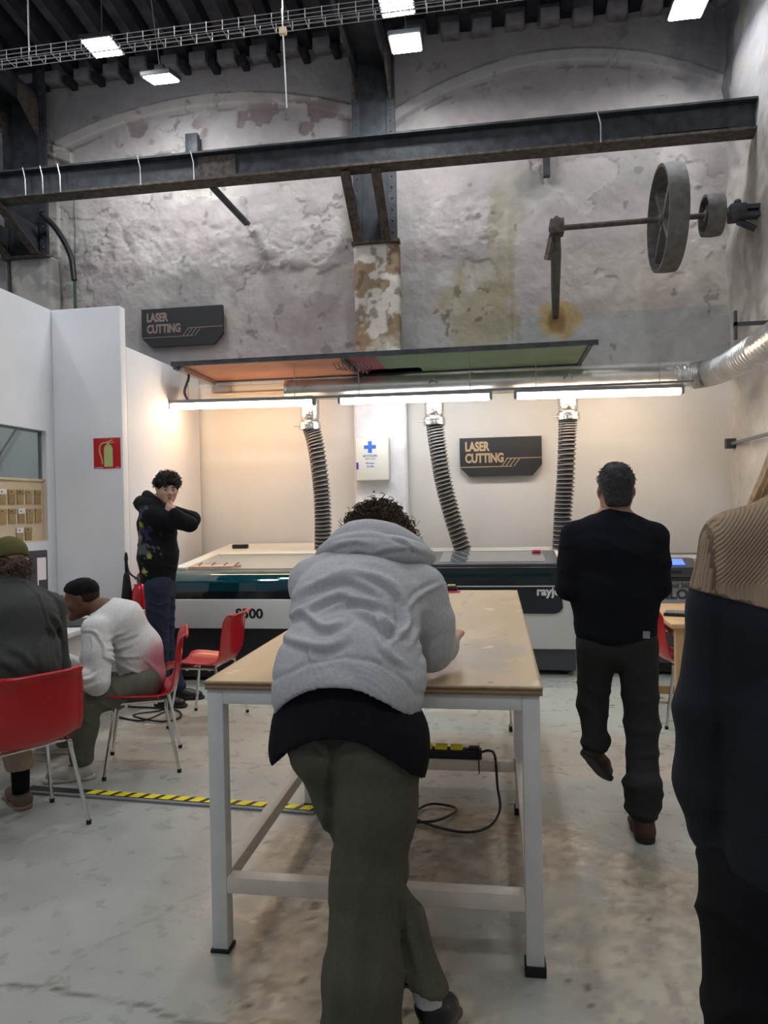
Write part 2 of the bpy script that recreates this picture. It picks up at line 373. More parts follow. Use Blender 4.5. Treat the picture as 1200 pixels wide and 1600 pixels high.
MB().b2((2.55, -6, 0), (2.7, 9, 8)).build('wall_right', M_plaster, kind='structure', smooth=False)

# pilasters of masonry and the white pillar under the canopy
def pilaster(x0, x1, z0, z1, colf, seed, d=.15):
    nx, ny = 40, 120
    U, V = np.meshgrid(np.linspace(0, 1, nx), np.linspace(z0, z1, ny))
    x = x0+(x1-x0)*np.clip((U-.15)/.7, 0, 1); y = WY-d*np.clip(np.minimum(U, 1-U)/.15, 0, 1)
    n = fbm(x*5, V*5, seed, 5); c = colf(x, V, n); y = y-(n-.5)*.02
    return solid(grid_obj('pilaster', np.stack([x, y, V], -1), c, M_plaster, nx, ny, wall), .02, 1)
def pc(x, z, n):
    c = np.ones((*x.shape, 3))*np.array((.52, .47, .38))
    k = sst(.45, .58, fbm(x*5, z*3, 200, 5)+.14*np.exp(-((z-4.1)/.3)**2)); c = mixc(c, (.27, .16, .08), k*.8)
    k = sst(.5, .56, n+.25*np.exp(-((x+1.2)**2/.02+(z-3.65)**2/.06))); c = mixc(c, (.72, .69, .62), k*.9)
    return mixc(c, (.10, .07, .05), sst(.62, .7, fbm(x*12, z*9, 207, 4))*.6)
pilaster(-1.46, -1.0, 3.06, 4.43, pc, 210)
pilaster(-5.66, -5.1, 2.5, 4.56, lambda x, z, n: mixc(np.ones((*x.shape, 3))*np.array((.45, .42, .39)), (.3, .28, .27), sst(.5, .6, n)), 214)
pilaster(-1.51, -.95, 0, 2.97, lambda x, z, n: np.ones((*x.shape, 3))*np.array((.78, .78, .80)), 218, d=.1)

# ------------------------------------------------------------------ steel columns with brackets, long beam, truss
def column(x0, x1, zb, label):
    e = empty('steel_column', ((x0+x1)/2, 7.8, zb), label, 'column', 'riveted steel columns on the wall piers')
    y = 7.86; h = 7.0
    local(e, MB().b2((x0+.07, y-.02, zb), (x1-.07, y+.0, h)).build('web_plate', M_steel, e, smooth=False))
    for a, b in ((x0, x0+.09), (x1-.09, x1)):
        local(e, MB().b2((a, y-.05, zb), (b, y, h)).build('flange', M_steel, e, smooth=False))
    # knee bracket widening up to the beam, cheeks on both sides
    for xx in (x0+.02, x1-.14):
        poly = [(7.84, zb), (7.78, zb), (7.10, 4.92), (7.84, 4.92)]
        local(e, MB().prism(poly, lambda u, v, t: (t, u, v), xx, xx+.02).build('bracket_cheek', M_steel, e, smooth=False))
        local(e, MB().bar((xx+.03, 7.77, zb+.01), (xx+.03, 7.10, 4.90), .10, .02).build('bracket_flange', M_rust, e, smooth=False))
    r = MB()
    for xx in (x0+.045, x1-.045):
        z = zb+.1
        while z < h: r.sph((xx, y-.055, z), .012, 6); z += .12
    local(e, r.build('rivets', M_rust, e, kind='stuff'))
    local(e, MB().b2((x0-.03, y-.09, zb-.02), (x1+.03, y+.03, zb+.01)).build('base_plate', M_rust, e, smooth=False))
    return e
column(-1.46, -.99, 4.44, 'dark riveted steel column above the rust-stained pier, mid wall')
column(-5.66, -5.12, 4.57, 'dark riveted steel column at the far left above the white partition')
# roof truss member coming forward from each column head
def truss(xc, label):
    e = empty('roof_truss', (xc, 7.2, 6.3), label, 'truss', 'steel roof trusses above the columns')
    local(e, MB().b2((xc-.2, 5.2, 6.38), (xc+.2, 7.85, 6.46)).build('bottom_chord', M_steel, e, smooth=False))
    for s in (-.19, .15):
        local(e, MB().b2((xc+s, 5.2, 6.25), (xc+s+.04, 7.85, 6.38)).build('chord_angle', M_steel, e, smooth=False))
    for k in range(4):
        local(e, MB().bar((xc, 7.7-.6*k, 6.46), (xc, 7.4-.6*k, 6.85), .08, .05).build('diagonal', M_steel, e, smooth=False))
    for s in (-.22, .18):
        poly = [(7.85, 5.95), (7.45, 6.25), (7.45, 6.4), (7.85, 6.4)]
        local(e, MB().prism(poly, lambda u, v, t: (t, u, v), xc+s, xc+s+.03).build('gusset_plate', M_rust, e, smooth=False))
    return e
truss(-1.23, 'dark steel truss running forward from the middle column head')
truss(-5.4, 'dark steel truss running forward from the far left column head')
bm_ = empty('steel_beam', (-1.5, 7.1, 5.07), 'long dark I-beam crossing the whole wall in front of both columns', 'beam')
local(bm_, MB().b2((-6.2, 7.13, 4.94), (2.48, 7.16, 5.21)).build('web', M_steel, bm_, smooth=False))
local(bm_, MB().b2((-6.2, 7.05, 5.20), (2.48, 7.25, 5.22)).build('top_flange', M_steel, bm_, smooth=False))
local(bm_, MB().b2((-6.2, 7.05, 4.925), (2.48, 7.25, 4.95)).build('bottom_flange', M_rust, bm_, smooth=False))
local(bm_, MB().b2((1.55, 7.11, 4.99), (2.2, 7.13, 5.17)).build('splice_plate', M_steel, bm_, smooth=False))
local(bm_, MB().b2((-2.95, 7.11, 4.97), (-2.55, 7.13, 5.19)).build('splice_plate', M_rust, bm_, smooth=False))
for x in (-4.85, -4.65, -4.45, -3.55, -2.97, 1.05):
    local(bm_, MB().tube([(x, 7.045, 4.93), (x, 7.04, 5.1), (x-.03, 7.045, 5.225)], .006, 6).build('wire_tie', M_galvd, bm_))
# small wall ironwork
a = MB().box((-3.35, 7.93, 5.62), (.15, .08, .50), bev=.01).build('wall_vent', M_steel, label='narrow dark iron slot plate high on the wall over the beam, left bay', cat='vent')
MB().bar((-2.72, 7.95, 4.80), (-2.85, 7.25, 4.93), .07, .03).build('stay_bar', M_steel, label='short dark iron stay between the long beam and the wall, left bay', cat='bracket')
MB().b2((.585, 7.92, 5.05), (.655, 7.99, 5.38)).build('stay_bar', M_steel, label='short dark iron stay under the long beam, over the green stain', cat='bracket')

# ------------------------------------------------------------------ roof
ceil = MB()
ceil.prism([(8.3, 6.88), (8.3, 6.98), (-3, 8.4), (-3, 8.3)], lambda u, v, t: (t, u, v), -9, 5)
ceil = ceil.build('ceiling', M_roof, kind='structure', smooth=False)
proto = MB().prism([(8.05, 6.72), (8.05, 6.90), (5.2, 7.26), (5.2, 7.08)], lambda u, v, t: (t, u, v), -.06, .06).build('rafter', M_wood_dark, ceil, smooth=False)
xs = np.arange(-5.9, 2.4, .355); first = True
brk = MB().box((0, 7.93, 6.70), (.20, .16, .13), bev=.014).build('brick', M_brick, wall)
for i, x in enumerate(xs):
    r = proto if i == 0 else proto.copy()
    if i: COL.objects.link(r)
    r.location = (x, 0, random.uniform(-.01, .01))
    if abs(x+.178+1.23) > .22:
        b = brk if first else brk.copy()
        if not first: COL.objects.link(b)
        first = False
        b.location = (x+.178, random.uniform(-.03, .02), random.uniform(-.03, .02)); b.rotation_euler = (0, random.uniform(-.004, .004), 0)
st = MB().box((0, 7.92, 6.62), (.08, .2, .09), bev=.01).build('rafter_stub', M_wood_dark, wall)
for i, x in enumerate(xs[2:13]):
    s_ = st if i == 0 else st.copy()
    if i: COL.objects.link(s_)
    s_.location = (x, 0, random.uniform(-.02, .02))

# ------------------------------------------------------------------ LED high bay lights
def led():
    e = empty('ceiling_light', (0, 0, LED_Z), 'x', 'ceiling light', 'square LED high bay lights')
    MB().b2((-.16, -.15, .012), (.16, .15, .06), bev=.008).build('housing', M_dgrey, e, smooth=False)
    MB().b2((-.135, -.125, 0), (.135, .125, .012)).build('diffuser', M_led, e, smooth=False)
    MB().tube([(0, 0, .06), (0, 0, 1.05)], .006, 6).build('hanger', M_galvd, e)
    MB().box((0, 0, .1), (.1, .06, .08), bev=.01).build('driver', M_dgrey, e)
    return e
led0 = led()
LL = ['large glowing square ceiling light at upper left, nearest the wire tray', 'thin glowing square ceiling light behind it, lower, at upper left',
      'glowing square ceiling light cut by the top edge at the truss', 'glowing square ceiling light hanging just below the truss by the wall', 'glowing square ceiling light at upper right corner by the right wall']
for i, (x, y) in enumerate(LED_SPOTS):
    o = led0 if i == 0 else copy_tree(led0)
    o.location = (x, y, LED_Z+(.0 if i != 1 else -.02)); o.rotation_euler.x = .27 if i == 1 else 0; o['label'] = LL[i] if i < 5 else 'unseen square ceiling light, over the open floor or added over the side room'

# ------------------------------------------------------------------ wire cable tray
tr = empty('cable_tray', (-1.5, 4.4, 4.55), 'galvanised wire mesh cable tray crossing under the roof from upper left', 'cable tray')
for i, (dy, dz) in enumerate([(-.05, .055), (-.05, .025), (-.05, 0), (0, 0), (.05, 0), (.05, .03), (.05, .055)]):
    local(tr, MB().tube([(-4.4, 4.4+dy, 4.53+dz), (2.0, 4.4+dy, 4.60+dz)], .0028, 5).build('long_wire', M_galvd, tr))
cw = MB().tube([(0, -.05, .06), (0, -.05, -.004), (0, .05, -.004), (0, .05, .06)], .0028, 5).build('cross_wire', M_galvd, tr)
for i in range(60):
    o = cw if i == 0 else cw.copy()
    if i: COL.objects.link(o)
    x = -4.38+i*.106; o.parent = tr; o.location = (x+1.5, 0, 4.53+(x+4.4)/6.4*.07-4.55)
local(tr, MB().tube([(-1.25, 4.4, 4.6), (-1.25, 4.4, 7.3)], .005, 5).build('drop_rod', M_galvd, tr))
local(tr, MB().tube([(-2.98, 4.4, 4.6), (-2.98, 4.4, 7.3)], .005, 5).build('drop_rod', M_galvd, tr))
local(tr, MB().tube([(-2.98, 4.4, 4.95), (-2.93, 4.33, 4.6)], .003, 5).build('hanger_wire', M_galvd, tr))
local(tr, MB().tube([(-2.98, 4.4, 4.95), (-3.03, 4.47, 4.6)], .003, 5).build('hanger_wire', M_galvd, tr))
e = empty('pull_cord', (-1.24, 4.3, 4.5), 'thin white cord with a small junction box hanging from the cable tray', 'cord')
local(e, MB().tube([(-1.22, 4.35, 4.03), (-1.235, 4.35, 4.52), (-1.24, 4.35, 4.64)], .005, 6).build('cord', M_paper, e))
local(e, MB().box((-1.235, 4.35, 4.50), (.045, .03, .04), bev=.004).build('junction_box', M_board, e))

# ------------------------------------------------------------------ line shaft with pulleys
sh = empty('line_shaft', (1.6, 7.06, 4.17), 'old iron line shaft with two pulleys on a wall bracket, upper right', 'shaft')
local(sh, MB().cyl((.56, 7.06, 4.16), (2.42, 7.06, 4.18), .026).build('shaft', M_rust, sh))
def pulley(x, R, w, ns, name):
    p = local(sh, MB().lathe([(R-.025, -w/2), (R, -w/2), (R+.006, 0), (R, w/2), (R-.025, w/2), (R-.02, 0), (R-.025, -w/2)], (x, 7.06, 4.172), 'X', 48, False).build(name, M_iron, sh))
    for k in range(ns):
        a = .9+k*2*PI/ns; d = Vector((0, math.cos(a), math.sin(a))); o = Vector((x, 7.06, 4.172))
        s = MB().bar(o+d*.03, o+d*(R-.01), .09 if ns == 4 else .05, .05).build('spoke', M_iron, p, smooth=False)
    h = MB().cyl((x-w*.45, 7.06, 4.172), (x+w*.45, 7.06, 4.172), .05).build('hub', M_iron, p)
pulley(1.635, .475, .17, 4, 'large_pulley'); pulley(2.03, .185, .15, 3, 'small_pulley')
arm = MB(); arm.tube([(.62, 7.06, 4.2), (.64, 7.25, 4.0), (.66, 7.6, 3.75), (.69, 8.0, 3.56)], [.045, .05, .045, .035], 8)
local(sh, arm.build('bracket_arm', M_iron, sh))
local(sh, MB().b2((.57, 7.0, 4.1), (.70, 7.14, 4.24), bev=.01).sph((.635, 7.06, 4.25), .03).build('bearing_block', M_rust, sh))
local(sh, MB().bar((.55, 7.15, 3.9), (.60, 7.1, 4.12), .05, .05).build('oil_cup', M_rust, sh))
local(sh, MB().b2((2.17, 6.99, 4.1), (2.32, 7.13, 4.25), bev=.02).sph((2.25, 7.06, 4.27), .035).b2((2.30, 7.0, 4.12), (2.44, 7.1, 4.16)).b2((2.30, 7.0, 4.19), (2.44, 7.1, 4.23)).cyl((2.25, 7.06, 4.1), (2.40, 7.06, 4.02), .03).build('wall_bearing', M_steel, sh))

# ------------------------------------------------------------------ conduits left
MB().tube(bez([(-5.05, 7.6, 4.98), (-4.98, 7.8, 4.85), (-4.90, 7.93, 4.6), (-4.86, 7.93, 4.3)], 16), .032, 8).build('pipe', M_black, label='short black curved pipe dropping from the beam beside the far left column', cat='pipe')
MB().tube([(-4.86, 7.94, 4.30), (-4.86, 7.94, 2.6)], .017, 8).build('conduit', M_green, label='thin green vertical conduit on the wall over the white partition', cat='conduit')
MB().tube([(-5.62, 7.8, 4.75), (-5.56, 7.82, 2.6)], .02, 8).build('conduit', M_black, label='thin black vertical cable under the far left column', cat='conduit')

# ------------------------------------------------------------------ partitions
AX, BY, CX = -4.036, 6.19, -3.34
def wallbox(a, b): return MB().b2(a, b, bev=.012).build('wall_left', M_white, kind='structure')
wallbox((AX, BY, 0), (CX-.01, BY+.1, 3.44))                    # facing us
wallbox((CX-.09, BY+.1, 0), (CX-.01, WY-.04, 3.09))            # runs back to the wall behind the cutter
# partition with an opening at y 5.0..6.1, z 1.30..2.31
oy0, oy1, oz0, oz1 = 4.2, 6.08, 1.30, 2.305
A = MB()
A.b2((AX-.09, oy1, 0), (AX, BY+.1, 3.44)); A.b2((AX-.09, .5, 0), (AX, oy0, 3.44))
A.b2((AX-.09, oy0, 0), (AX, oy1, oz0)); A.b2((AX-.09, oy0, oz1), (AX, oy1, 3.44))
A.build('wall_left', M_white, kind='structure', smooth=False)
wn = MB().b2((AX-.08, oy0, oz0), (AX-.05, oy0+.03, oz1)).b2((AX-.08, oy1-.015, oz0), (AX-.05, oy1, oz1)).b2((AX-.08, oy0, oz1-.015), (AX-.05, oy1, oz1)).build('window_1', M_mgrey, kind='structure', smooth=False)
MB().b2((AX-.072, oy0+.02, 1.85), (AX-.066, oy1-.012, oz1-.01)).build('window_pane', M_glass, wn, smooth=False)
# the room seen through the pane
MB().b2((-6.6, 8.0, 0), (-6.5, 0, 3.4)).build('wall_side', mat('grey_room_wall', (.50, .55, .54), .7), kind='structure', smooth=False)
MB().b2((-6.45, 7.7, 0), (AX-.1, 7.8, 3.2)).build('wall_far', mat('grey_room_wall2', (.58, .60, .60), .7), kind='structure', smooth=False)
e = empty('door_post', (-6.0, 7.3, 0), 'brown post with a dark red band seen through the window glass', 'post')
local(e, MB().b2((-6.35, 7.45, .01), (-5.98, 7.6, 2.6)).build('post', mat('brown_post', (.20, .14, .10), .6), e, smooth=False))
local(e, MB().b2((-6.36, 7.43, 1.9), (-6.03, 7.46, 2.02)).build('red_band', M_redm, e, smooth=False))
MB().tube([(-5.85, 7.65, 2.02), (-5.4, 7.65, 2.62)], .012, 6).build('pipe', M_mgrey, label='thin grey slanted pipe seen through the window glass', cat='pipe')

# key board with kraft pouches in the lower half of the opening
kb = empty('pouch_board', (AX-.03, 5.6, 1.32), 'beige board with rows of kraft card pouches below the window glass', 'board')
local(kb, MB().b2((AX-.045, oy0+.01, oz0+.005), (AX-.03, oy1-.02, 1.85)).build('backboard', M_board, kb, smooth=False))
for (a, b) in (((AX-.045, oy0+.01, 1.845), (AX-.015, oy1-.01, 1.865)), ((AX-.045, oy0+.01, oz0), (AX-.01, oy1-.01, oz0+.018)), ((AX-.045, oy1-.03, oz0), (AX-.015, oy1-.012, 1.86))):
    local(kb, MB().b2(a, b).build('frame_strip', M_board, kb, smooth=False))
pp = 0
M_ptop = [M_kraft2, M_kraft, M_paper, mat('pinkish_card', (.45, .31, .2), .8)]
for row, (z, cols) in enumerate([(1.70, range(0, 13)), (1.535, range(0, 13)), (1.37, (1, 2))]):
    for cidx in cols:
        y = 5.965-cidx*.118-(.0 if row < 2 else .02)+random.uniform(-.004, .004)
        f = local(kb, MB().box((AX-.024, y, z), (.01, .082, .125), bev=.002).build('pouch', M_kraft if (cidx+row) % 3 else M_kraft2, kb))
        k = {(0, 4): 2, (1, 2): 2, (2, 2): 2, (0, 1): 3, (1, 1): 3}.get((row, cidx), (cidx*7+row) % 2)
        t = MB().box((AX-.019, y, z+.042), (.006, .088, .045), bev=.002).build('flap', M_ptop[k], f)
        if cidx > 0:
            t = MB().cyl((AX-.017, y-.015, z+.044), (AX-.013, y-.015, z+.044), .007, n=8).build('press_stud', M_black, f)

# extinguisher sign
e = empty('fire_extinguisher_sign', (-3.5, BY-.005, 2.0), 'red square sign with a pale green fire extinguisher symbol on the white partition', 'sign')
sx0, sx1, sz0, sz1 = -3.636, -3.372, 1.955, 2.235
local(e, MB().b2((sx0, BY-.006, sz0), (sx1, BY-.001, sz1)).build('plate', M_redm, e, smooth=False))
s_ = MB(); cx = -3.49; y = BY-.008
s_.prism([(cx-.042, sz0+.015), (cx+.042, sz0+.015), (cx+.042, sz0+.185), (cx+.025, sz0+.215), (cx-.025, sz0+.215), (cx-.042, sz0+.185)], lambda u, v, t: (u, t, v), y, y+.002)
s_.b2((cx-.012, y, sz0+.21), (cx+.012, y+.002, sz0+.24))
s_.bar((cx-.03, y+.001, sz0+.235), (cx+.045, y+.001, sz0+.262), .002, .007); s_.bar((cx-.01, y+.001, sz0+.235), (cx+.055, y+.001, sz0+.238), .002, .007)
s_.tube(bez([(cx-.01, y+.001, sz0+.24), (cx-.07, y+.001, sz0+.225), (cx-.085, y+.001, sz0+.16), (cx-.065, y+.001, sz0+.09), (cx-.06, y+.001, sz0+.04)], 16), .006, 6)
local(e, s_.build('symbol', M_fluo, e, smooth=False))
local(e, MB().b2((sx0+.01, y, sz0+.006), (sx0+.09, y+.002, sz0+.011)).b2((sx1-.05, y, sz0+.006), (sx1-.01, y+.002, sz0+.011)).build('small_print', M_paper, e, smooth=False))

# laser cutting signs
def sign(x0, z0, W, H, mt, label):
    e = empty('laser_cutting_sign', (x0, WY-.03, z0), label, 'sign')
    def P(u, v, t): return (x0+u*W, t, z0+v*H)
    y0 = WY-.075
    local(e, MB().prism([(0, 1), (1, 1), (1, .27), (.89, 0), (.11, 0), (0, .23)], P, y0, y0+.05).build('board', M_sign, e, smooth=False))
    l = MB(); t = .008
    def ln(a, b): l.bar(P(*a, y0-.002), P(*b, y0-.002), t, .003, roll=PI/2)
    ln((0, .245), (.64, .245)); ln((.57, .45), (1, .45))
    for k in (0, .05, .1, .15): ln((.51+k, .245), (.585+k, .45))
    local(e, l.build('line_motif', mt, e, smooth=False))
    text('LASER', 'lettering', mt, e, (x0+.065*W, y0-.001, z0+.665*H), .135, sx=.70, offset=.006)
    text('CUTTING', 'lettering', mt, e, (x0+.065*W, y0-.001, z0+.365*H), .135, sx=.70, offset=.006)
sign(-4.02, 3.46, .985, .44, M_goldd, 'dark notched LASER CUTTING sign high on the old wall, left of the canopy')
sign(-.36, 1.86, .875, .42, M_gold, 'dark notched LASER CUTTING sign on the white wall between two black hoses')

# first aid cabinet
e = empty('first_aid_cabinet', (-1.31, 7.85, 1.85), 'cream first aid cabinet with a blue cross on the white pillar', 'cabinet')
fx0, fx1, fz0, fz1 = -1.49, -1.12, 1.84, 2.31
local(e, MB().b2((fx0, 7.78, fz0), (fx1, 7.895, fz1), bev=.012).build('body', M_cream, e))
local(e, MB().b2((fx0+.006, 7.765, fz0+.006), (fx1-.006, 7.78, fz1-.006), bev=.005).build('door', M_cream, e))
cx, cz = -1.325, 2.205
local(e, MB().b2((cx-.066, 7.761, cz-.02), (cx+.066, 7.765, cz+.02)).b2((cx-.021, 7.760, cz-.064), (cx+.021, 7.766, cz+.064)).build('blue_cross', M_blue, e, smooth=False))
text('BOTIQUIN', 'lettering', M_blue, e, (cx, 7.763, 2.098), .033, align='CENTER')
text('FIRST AID', 'lettering', M_galvd, e, (cx, 7.763, 2.066), .026, align='CENTER')
text('Primers', 'lettering', M_blue, e, (cx, 7.763, 2.02), .03, align='CENTER')
text('Auxilis', 'lettering', M_blue, e, (cx, 7.763, 1.985), .03, align='CENTER')
local(e, MB().b2((fx0+.012, 7.755, 1.965), (fx0+.034, 7.766, 2.04), bev=.002).build('latch', mat('violet_latch', (.06, .04, .3), .4), e))
for z in (1.72, 1.65): MB().cyl((-1.31, 7.88, z), (-1.31, 7.91, z), .012, n=8).build('wall_screw', M_dgrey, label='tiny dark screw stub in the white pillar under the first aid cabinet', cat='screw', group='screws under the first aid cabinet')

# ------------------------------------------------------------------ canopy
cn = empty('canopy', (-1.2, 7.5, 3.03), 'thin coloured canopy panel with a dark edge fixed over the ventilation duct', 'canopy')
def cpanel(x0, x1, c, nm, yy=(7.02, 7.97)):
    m = mat('canopy_'+nm, c, .45, noise=.12, nscale=3)
    local(cn, MB().b2((x0, yy[0], 3.035), (x1, yy[1], 3.05)).build('panel', m, cn, smooth=False, label=nm+' stretch of the canopy underside'))
cpanel(-3.2, -1.42, (.58, .27, .17), 'salmon'); cpanel(-1.42, -1.13, (.30, .05, .08), 'crimson'); cpanel(-1.13, .92, (.16, .27, .15), 'green')
cpanel(-1.35, -.75, (.07, .07, .07), 'dark grey', (7.72, 7.975))
for a, b in (((-3.24, 6.99, 3.03), (.99, 7.03, 3.075)), ((-3.24, 7.95, 3.02), (.95, 7.99, 3.06)), ((.90, 7.0, 3.02), (.94, 7.98, 3.05)), ((-3.22, 7.0, 3.0), (-3.18, 7.97, 3.04)), ((-1.47, 7.0, 3.0), (-1.43, 7.97, 3.035))):
    local(cn, MB().b2(a, b).build('edge_angle', M_steel if a[1] < 7.5 and a[2] > 3.01 or a[0] > .5 else M_dgrey, cn, smooth=False))
local(cn, MB().b2((-3.18, 7.05, 2.98), (-3.12, 7.9, 3.03)).b2((-3.15, 7.85, 2.9), (-2.95, 7.95, 2.96)).build('left_bracket', M_galvd, cn, smooth=False))
local(cn, MB().b2((-3.2, 7.9, 2.86), (-2.1, 7.93, 2.88)).build('wall_rail', M_board, cn, smooth=False))
for k in range(8): 
    x = -1.6+.045*k
    local(cn, MB().tube([(x, 7.25, 3.03), (x+.03, 7.3, 2.97-.008*k), (x+.07, 7.35, 3.0)], .006, 5).build('loose_wire', M_mgrey, cn))

# ------------------------------------------------------------------ duct
DY, DZ, DR = 7.42, 2.775, .108
dk = empty('ventilation_duct', (0, DY, DZ), 'long round galvanised duct along the wall over the laser cutters', 'duct')
Z0, Z1 = 2.80, 2.765
def dz(x): return Z0+(Z1-Z0)*(x+2.1)/4.0
seg = [-2.13, -1.15, -.2, .75, 1.72]
for a, b in zip(seg, seg[1:]):
    local(dk, MB().cyl((a, DY, dz(a)), (b, DY, dz(b)), DR, n=32).build('duct_section', M_galv, dk))
for x in seg: local(dk, MB().cyl((x-.018, DY, dz(x)), (x+.018, DY, dz(x)), DR+.005, n=32).build('joint_band', M_galv if x > -2 else M_foil, dk))
local(dk, MB().cyl((1.72, DY, 2.765), (1.93, DY, 2.765), DR-.004, n=32).build('duct_section', M_alu, dk))
for x in (1.78, 1.84, 1.93): local(dk, MB().cyl((x-.015, DY, 2.765), (x+.015, DY, 2.765), DR+.01, n=32).build('joint_band', M_foil, dk))
fp = bez([(1.93, DY, 2.765), (2.06, 7.33, 2.775), (2.16, 7.05, 2.79), (2.2, 6.5, 2.81), (2.2, 5.6, 2.84), (2.2, 4.2, 2.88)], 220)
fd = MB().tube(fp, [.125+.006*(1 if (i//2) % 2 else -1) for i in range(len(fp))], 28)
fo = fd.build('flexible_duct', M_alu, label='thick crinkled aluminium flexible duct curving forward along the right wall', cat='duct')
# T collars and hoses
for x, pts, lab, xx in [(-1.90, [(-1.9, 7.42, 2.44), (-1.84, 7.42, 2.2), (-1.795, 7.42, 1.8), (-1.79, 7.45, 1.45), (-1.81, 7.5, 1.10)], 'black ribbed extraction hose dropping to the left laser cutter', 0),
                    (-.59, [(-.59, 7.42, 2.42), (-.56, 7.42, 2.15), (-.51, 7.42, 1.8), (-.43, 7.45, 1.45), (-.32, 7.5, 1.06)], 'black ribbed extraction hose behind the middle cutter, left of the sign', 0),
                    (.745, [(.745, 7.42, 2.42), (.735, 7.42, 2.2), (.71, 7.42, 1.8), (.68, 7.45, 1.45), (.66, 7.5, 1.06)], 'black ribbed extraction hose right of the lower sign', 0)]:
    c = local(dk, MB().lathe([(.05, -.13), (.115, -.13), (.112, -.06), (.09, -.04), (.098, .0), (.098, .20)], (x, DY, 2.51), 'Z', 28).build('branch_collar', M_foil, dk))
    cc = local(dk, MB().tube([(x-.115, DY-.06, dz(x)-.045), (x, DY-.125, dz(x)+.04), (x+.115, DY-.06, dz(x)-.045)], .012, 6).build('collar_seam', M_foil, dk))
    n = 520; P = bez(pts, n); Ln = sum((P[i+1]-P[i]).length for i in range(n)); turns = Ln/.040
    rs = [.083+.012*math.sin(2*PI*turns*i/n) for i in range(n+1)]
    h = empty('extraction_hose', pts[0], lab, 'hose', 'black extraction hoses')
    local(h, MB().tube(P, [.080+.010*math.cos(2*PI*turns*i/n) for i in range(n+1)], 20).build('ribbed_tube', M_hose, h))
    hel = []
    k = int(turns)*14
    for i in range(k+1):
        t = i/k; q = t*n; j = min(int(q), n-1); p = P[j].lerp(P[j+1], q-j); tg = (P[min(j+1, n)]-P[max(j-1, 0)]).normalized()
        a_ = Vector((1, 0, 0)); a_ = (a_-tg*a_.dot(tg)).normalized(); b_ = tg.cross(a_); an = 2*PI*turns*t
        hel.append(p+(a_*math.cos(an)+b_*math.sin(an))*.090)
    local(h, MB().tube(hel, .006, 4).build('spiral_rib', M_hoser, h))
    local(h, MB().cyl((pts[0][0], 7.42, 2.40), (pts[0][0], 7.42, 2.425), .094, n=24).build('hose_clamp', M_foil, h))
    local(h, MB().tube([(pts[0][0]-.16, 7.38, 2.415), (pts[0][0]-.08, 7.36, 2.41)], .005, 5).build('clamp_screw', M_galvd, h))

# ------------------------------------------------------------------ batten lights
for i, (a, b, za, zb, m, lab) in enumerate([(-3.35, -1.80, 2.665, 2.645, M_tube, 'glowing tube light hanging at the left, over the big laser cutter'),
                                    (-1.53, -.015, 2.645, 2.63, M_tubew, 'glowing tube light hanging in the middle, over the first aid cabinet'),
                                    (.225, 1.775, 2.625, 2.605, M_tube3, 'glowing tube light hanging at the right, over the walking man')]):
    e = empty('tube_light', ((a+b)/2, 7.2, za), lab, 'tube light', 'tube lights over the laser cutters')
    local(e, MB().bar((a, 7.2, za+.03), (b, 7.2, zb+.03), .09, .035, 0).build('housing', M_mgrey, e, bev=.004))
    local(e, MB().cyl((a+.02, 7.2, za-.012), (b-.02, 7.2, zb-.012), .038, n=16).build('diffuser', m, e))
    for x, z in ((a, za), (b, zb)): local(e, MB().box((x, 7.2, z), (.03, .085, .085), bev=.01).build('end_cap', M_mgrey, e))
    for x in (a+.2, b-.2): local(e, MB().tube([(x, 7.2, 2.66), (x, 7.2, 3.04)], .004, 5).build('hanger_wire', M_galvd, e))
MB().b2((-3.35, 7.24, 2.68), (1.9, 7.27, 2.70)).build('light_rail', M_mgrey, smooth=False, label='thin grey rail running above the three tube lights', cat='rail')
MB().tube(bez([(-3.17, 7.2, 3.04), (-3.14, 7.2, 2.95), (-3.19, 7.2, 2.8), (-3.14, 7.2, 2.69)], 16), .014, 6).build('light_cable', M_dgrey, label='dark curly cable from the canopy to the left tube light', cat='cable')

# right wall pipes and bracket
MB().tube([(2.38, 7.75, 2.12), (2.36, 6.2, 2.12)], .018, 8).build('pipe', M_mgrey, label='thin grey pipe along the right wall below the flexible duct', cat='pipe')
MB().b2((2.32, 7.72, 2.07), (2.42, 7.78, 2.17)).build('pipe_bracket', M_dgrey, label='small dark bracket holding the grey pipe on the right wall', cat='bracket')
MB().b2((2.1, 6.7, 3.07), (2.42, 6.74, 3.10)).b2((2.1, 6.7, 2.95), (2.12, 6.74, 3.2)).build('duct_bracket', M_dgrey, label='small dark angle bracket on the right wall above the flexible duct', cat='bracket')

# ------------------------------------------------------------------ laser cutter 1 (big, teal front)
L1 = empty('laser_cutter', (-2.05, 7.05, 0), 'large white laser cutter with a teal acrylic front at left', 'laser cutter')
x0, x1 = -3.0, -1.02
def X1(mb, nm, m, **k): return local(L1, mb.build(nm, m, L1, **k))
X1(MB().b2((x0+.03, 6.24, .04), (x1-.03, 7.9, .50)), 'base', M_black, smooth=False)
X1(MB().b2((x0, 6.15, .495), (x1, 7.93, .755), bev=.01), 'front_panel', M_mwhite)
X1(MB().b2((x0+.01, 6.17, .755), (x1-.01, 7.93, .825)), 'dark_band', M_blackg, smooth=False)
prof = [(6.17, .825), (6.18, .90), (6.24, .96), (6.34, .995), (6.42, 1.0), (6.42, .99), (6.35, .982), (6.25, .945), (6.2, .895), (6.19, .825)]
X1(MB().prism(prof, lambda u, v, t: (t, u, v), x0+.06, x1-.06), 'acrylic_front', M_teal)
X1(MB().b2((x0+.06, 6.32, .826), (x1-.06, 7.2, .86)), 'cutting_bed', M_dgrey, smooth=False)
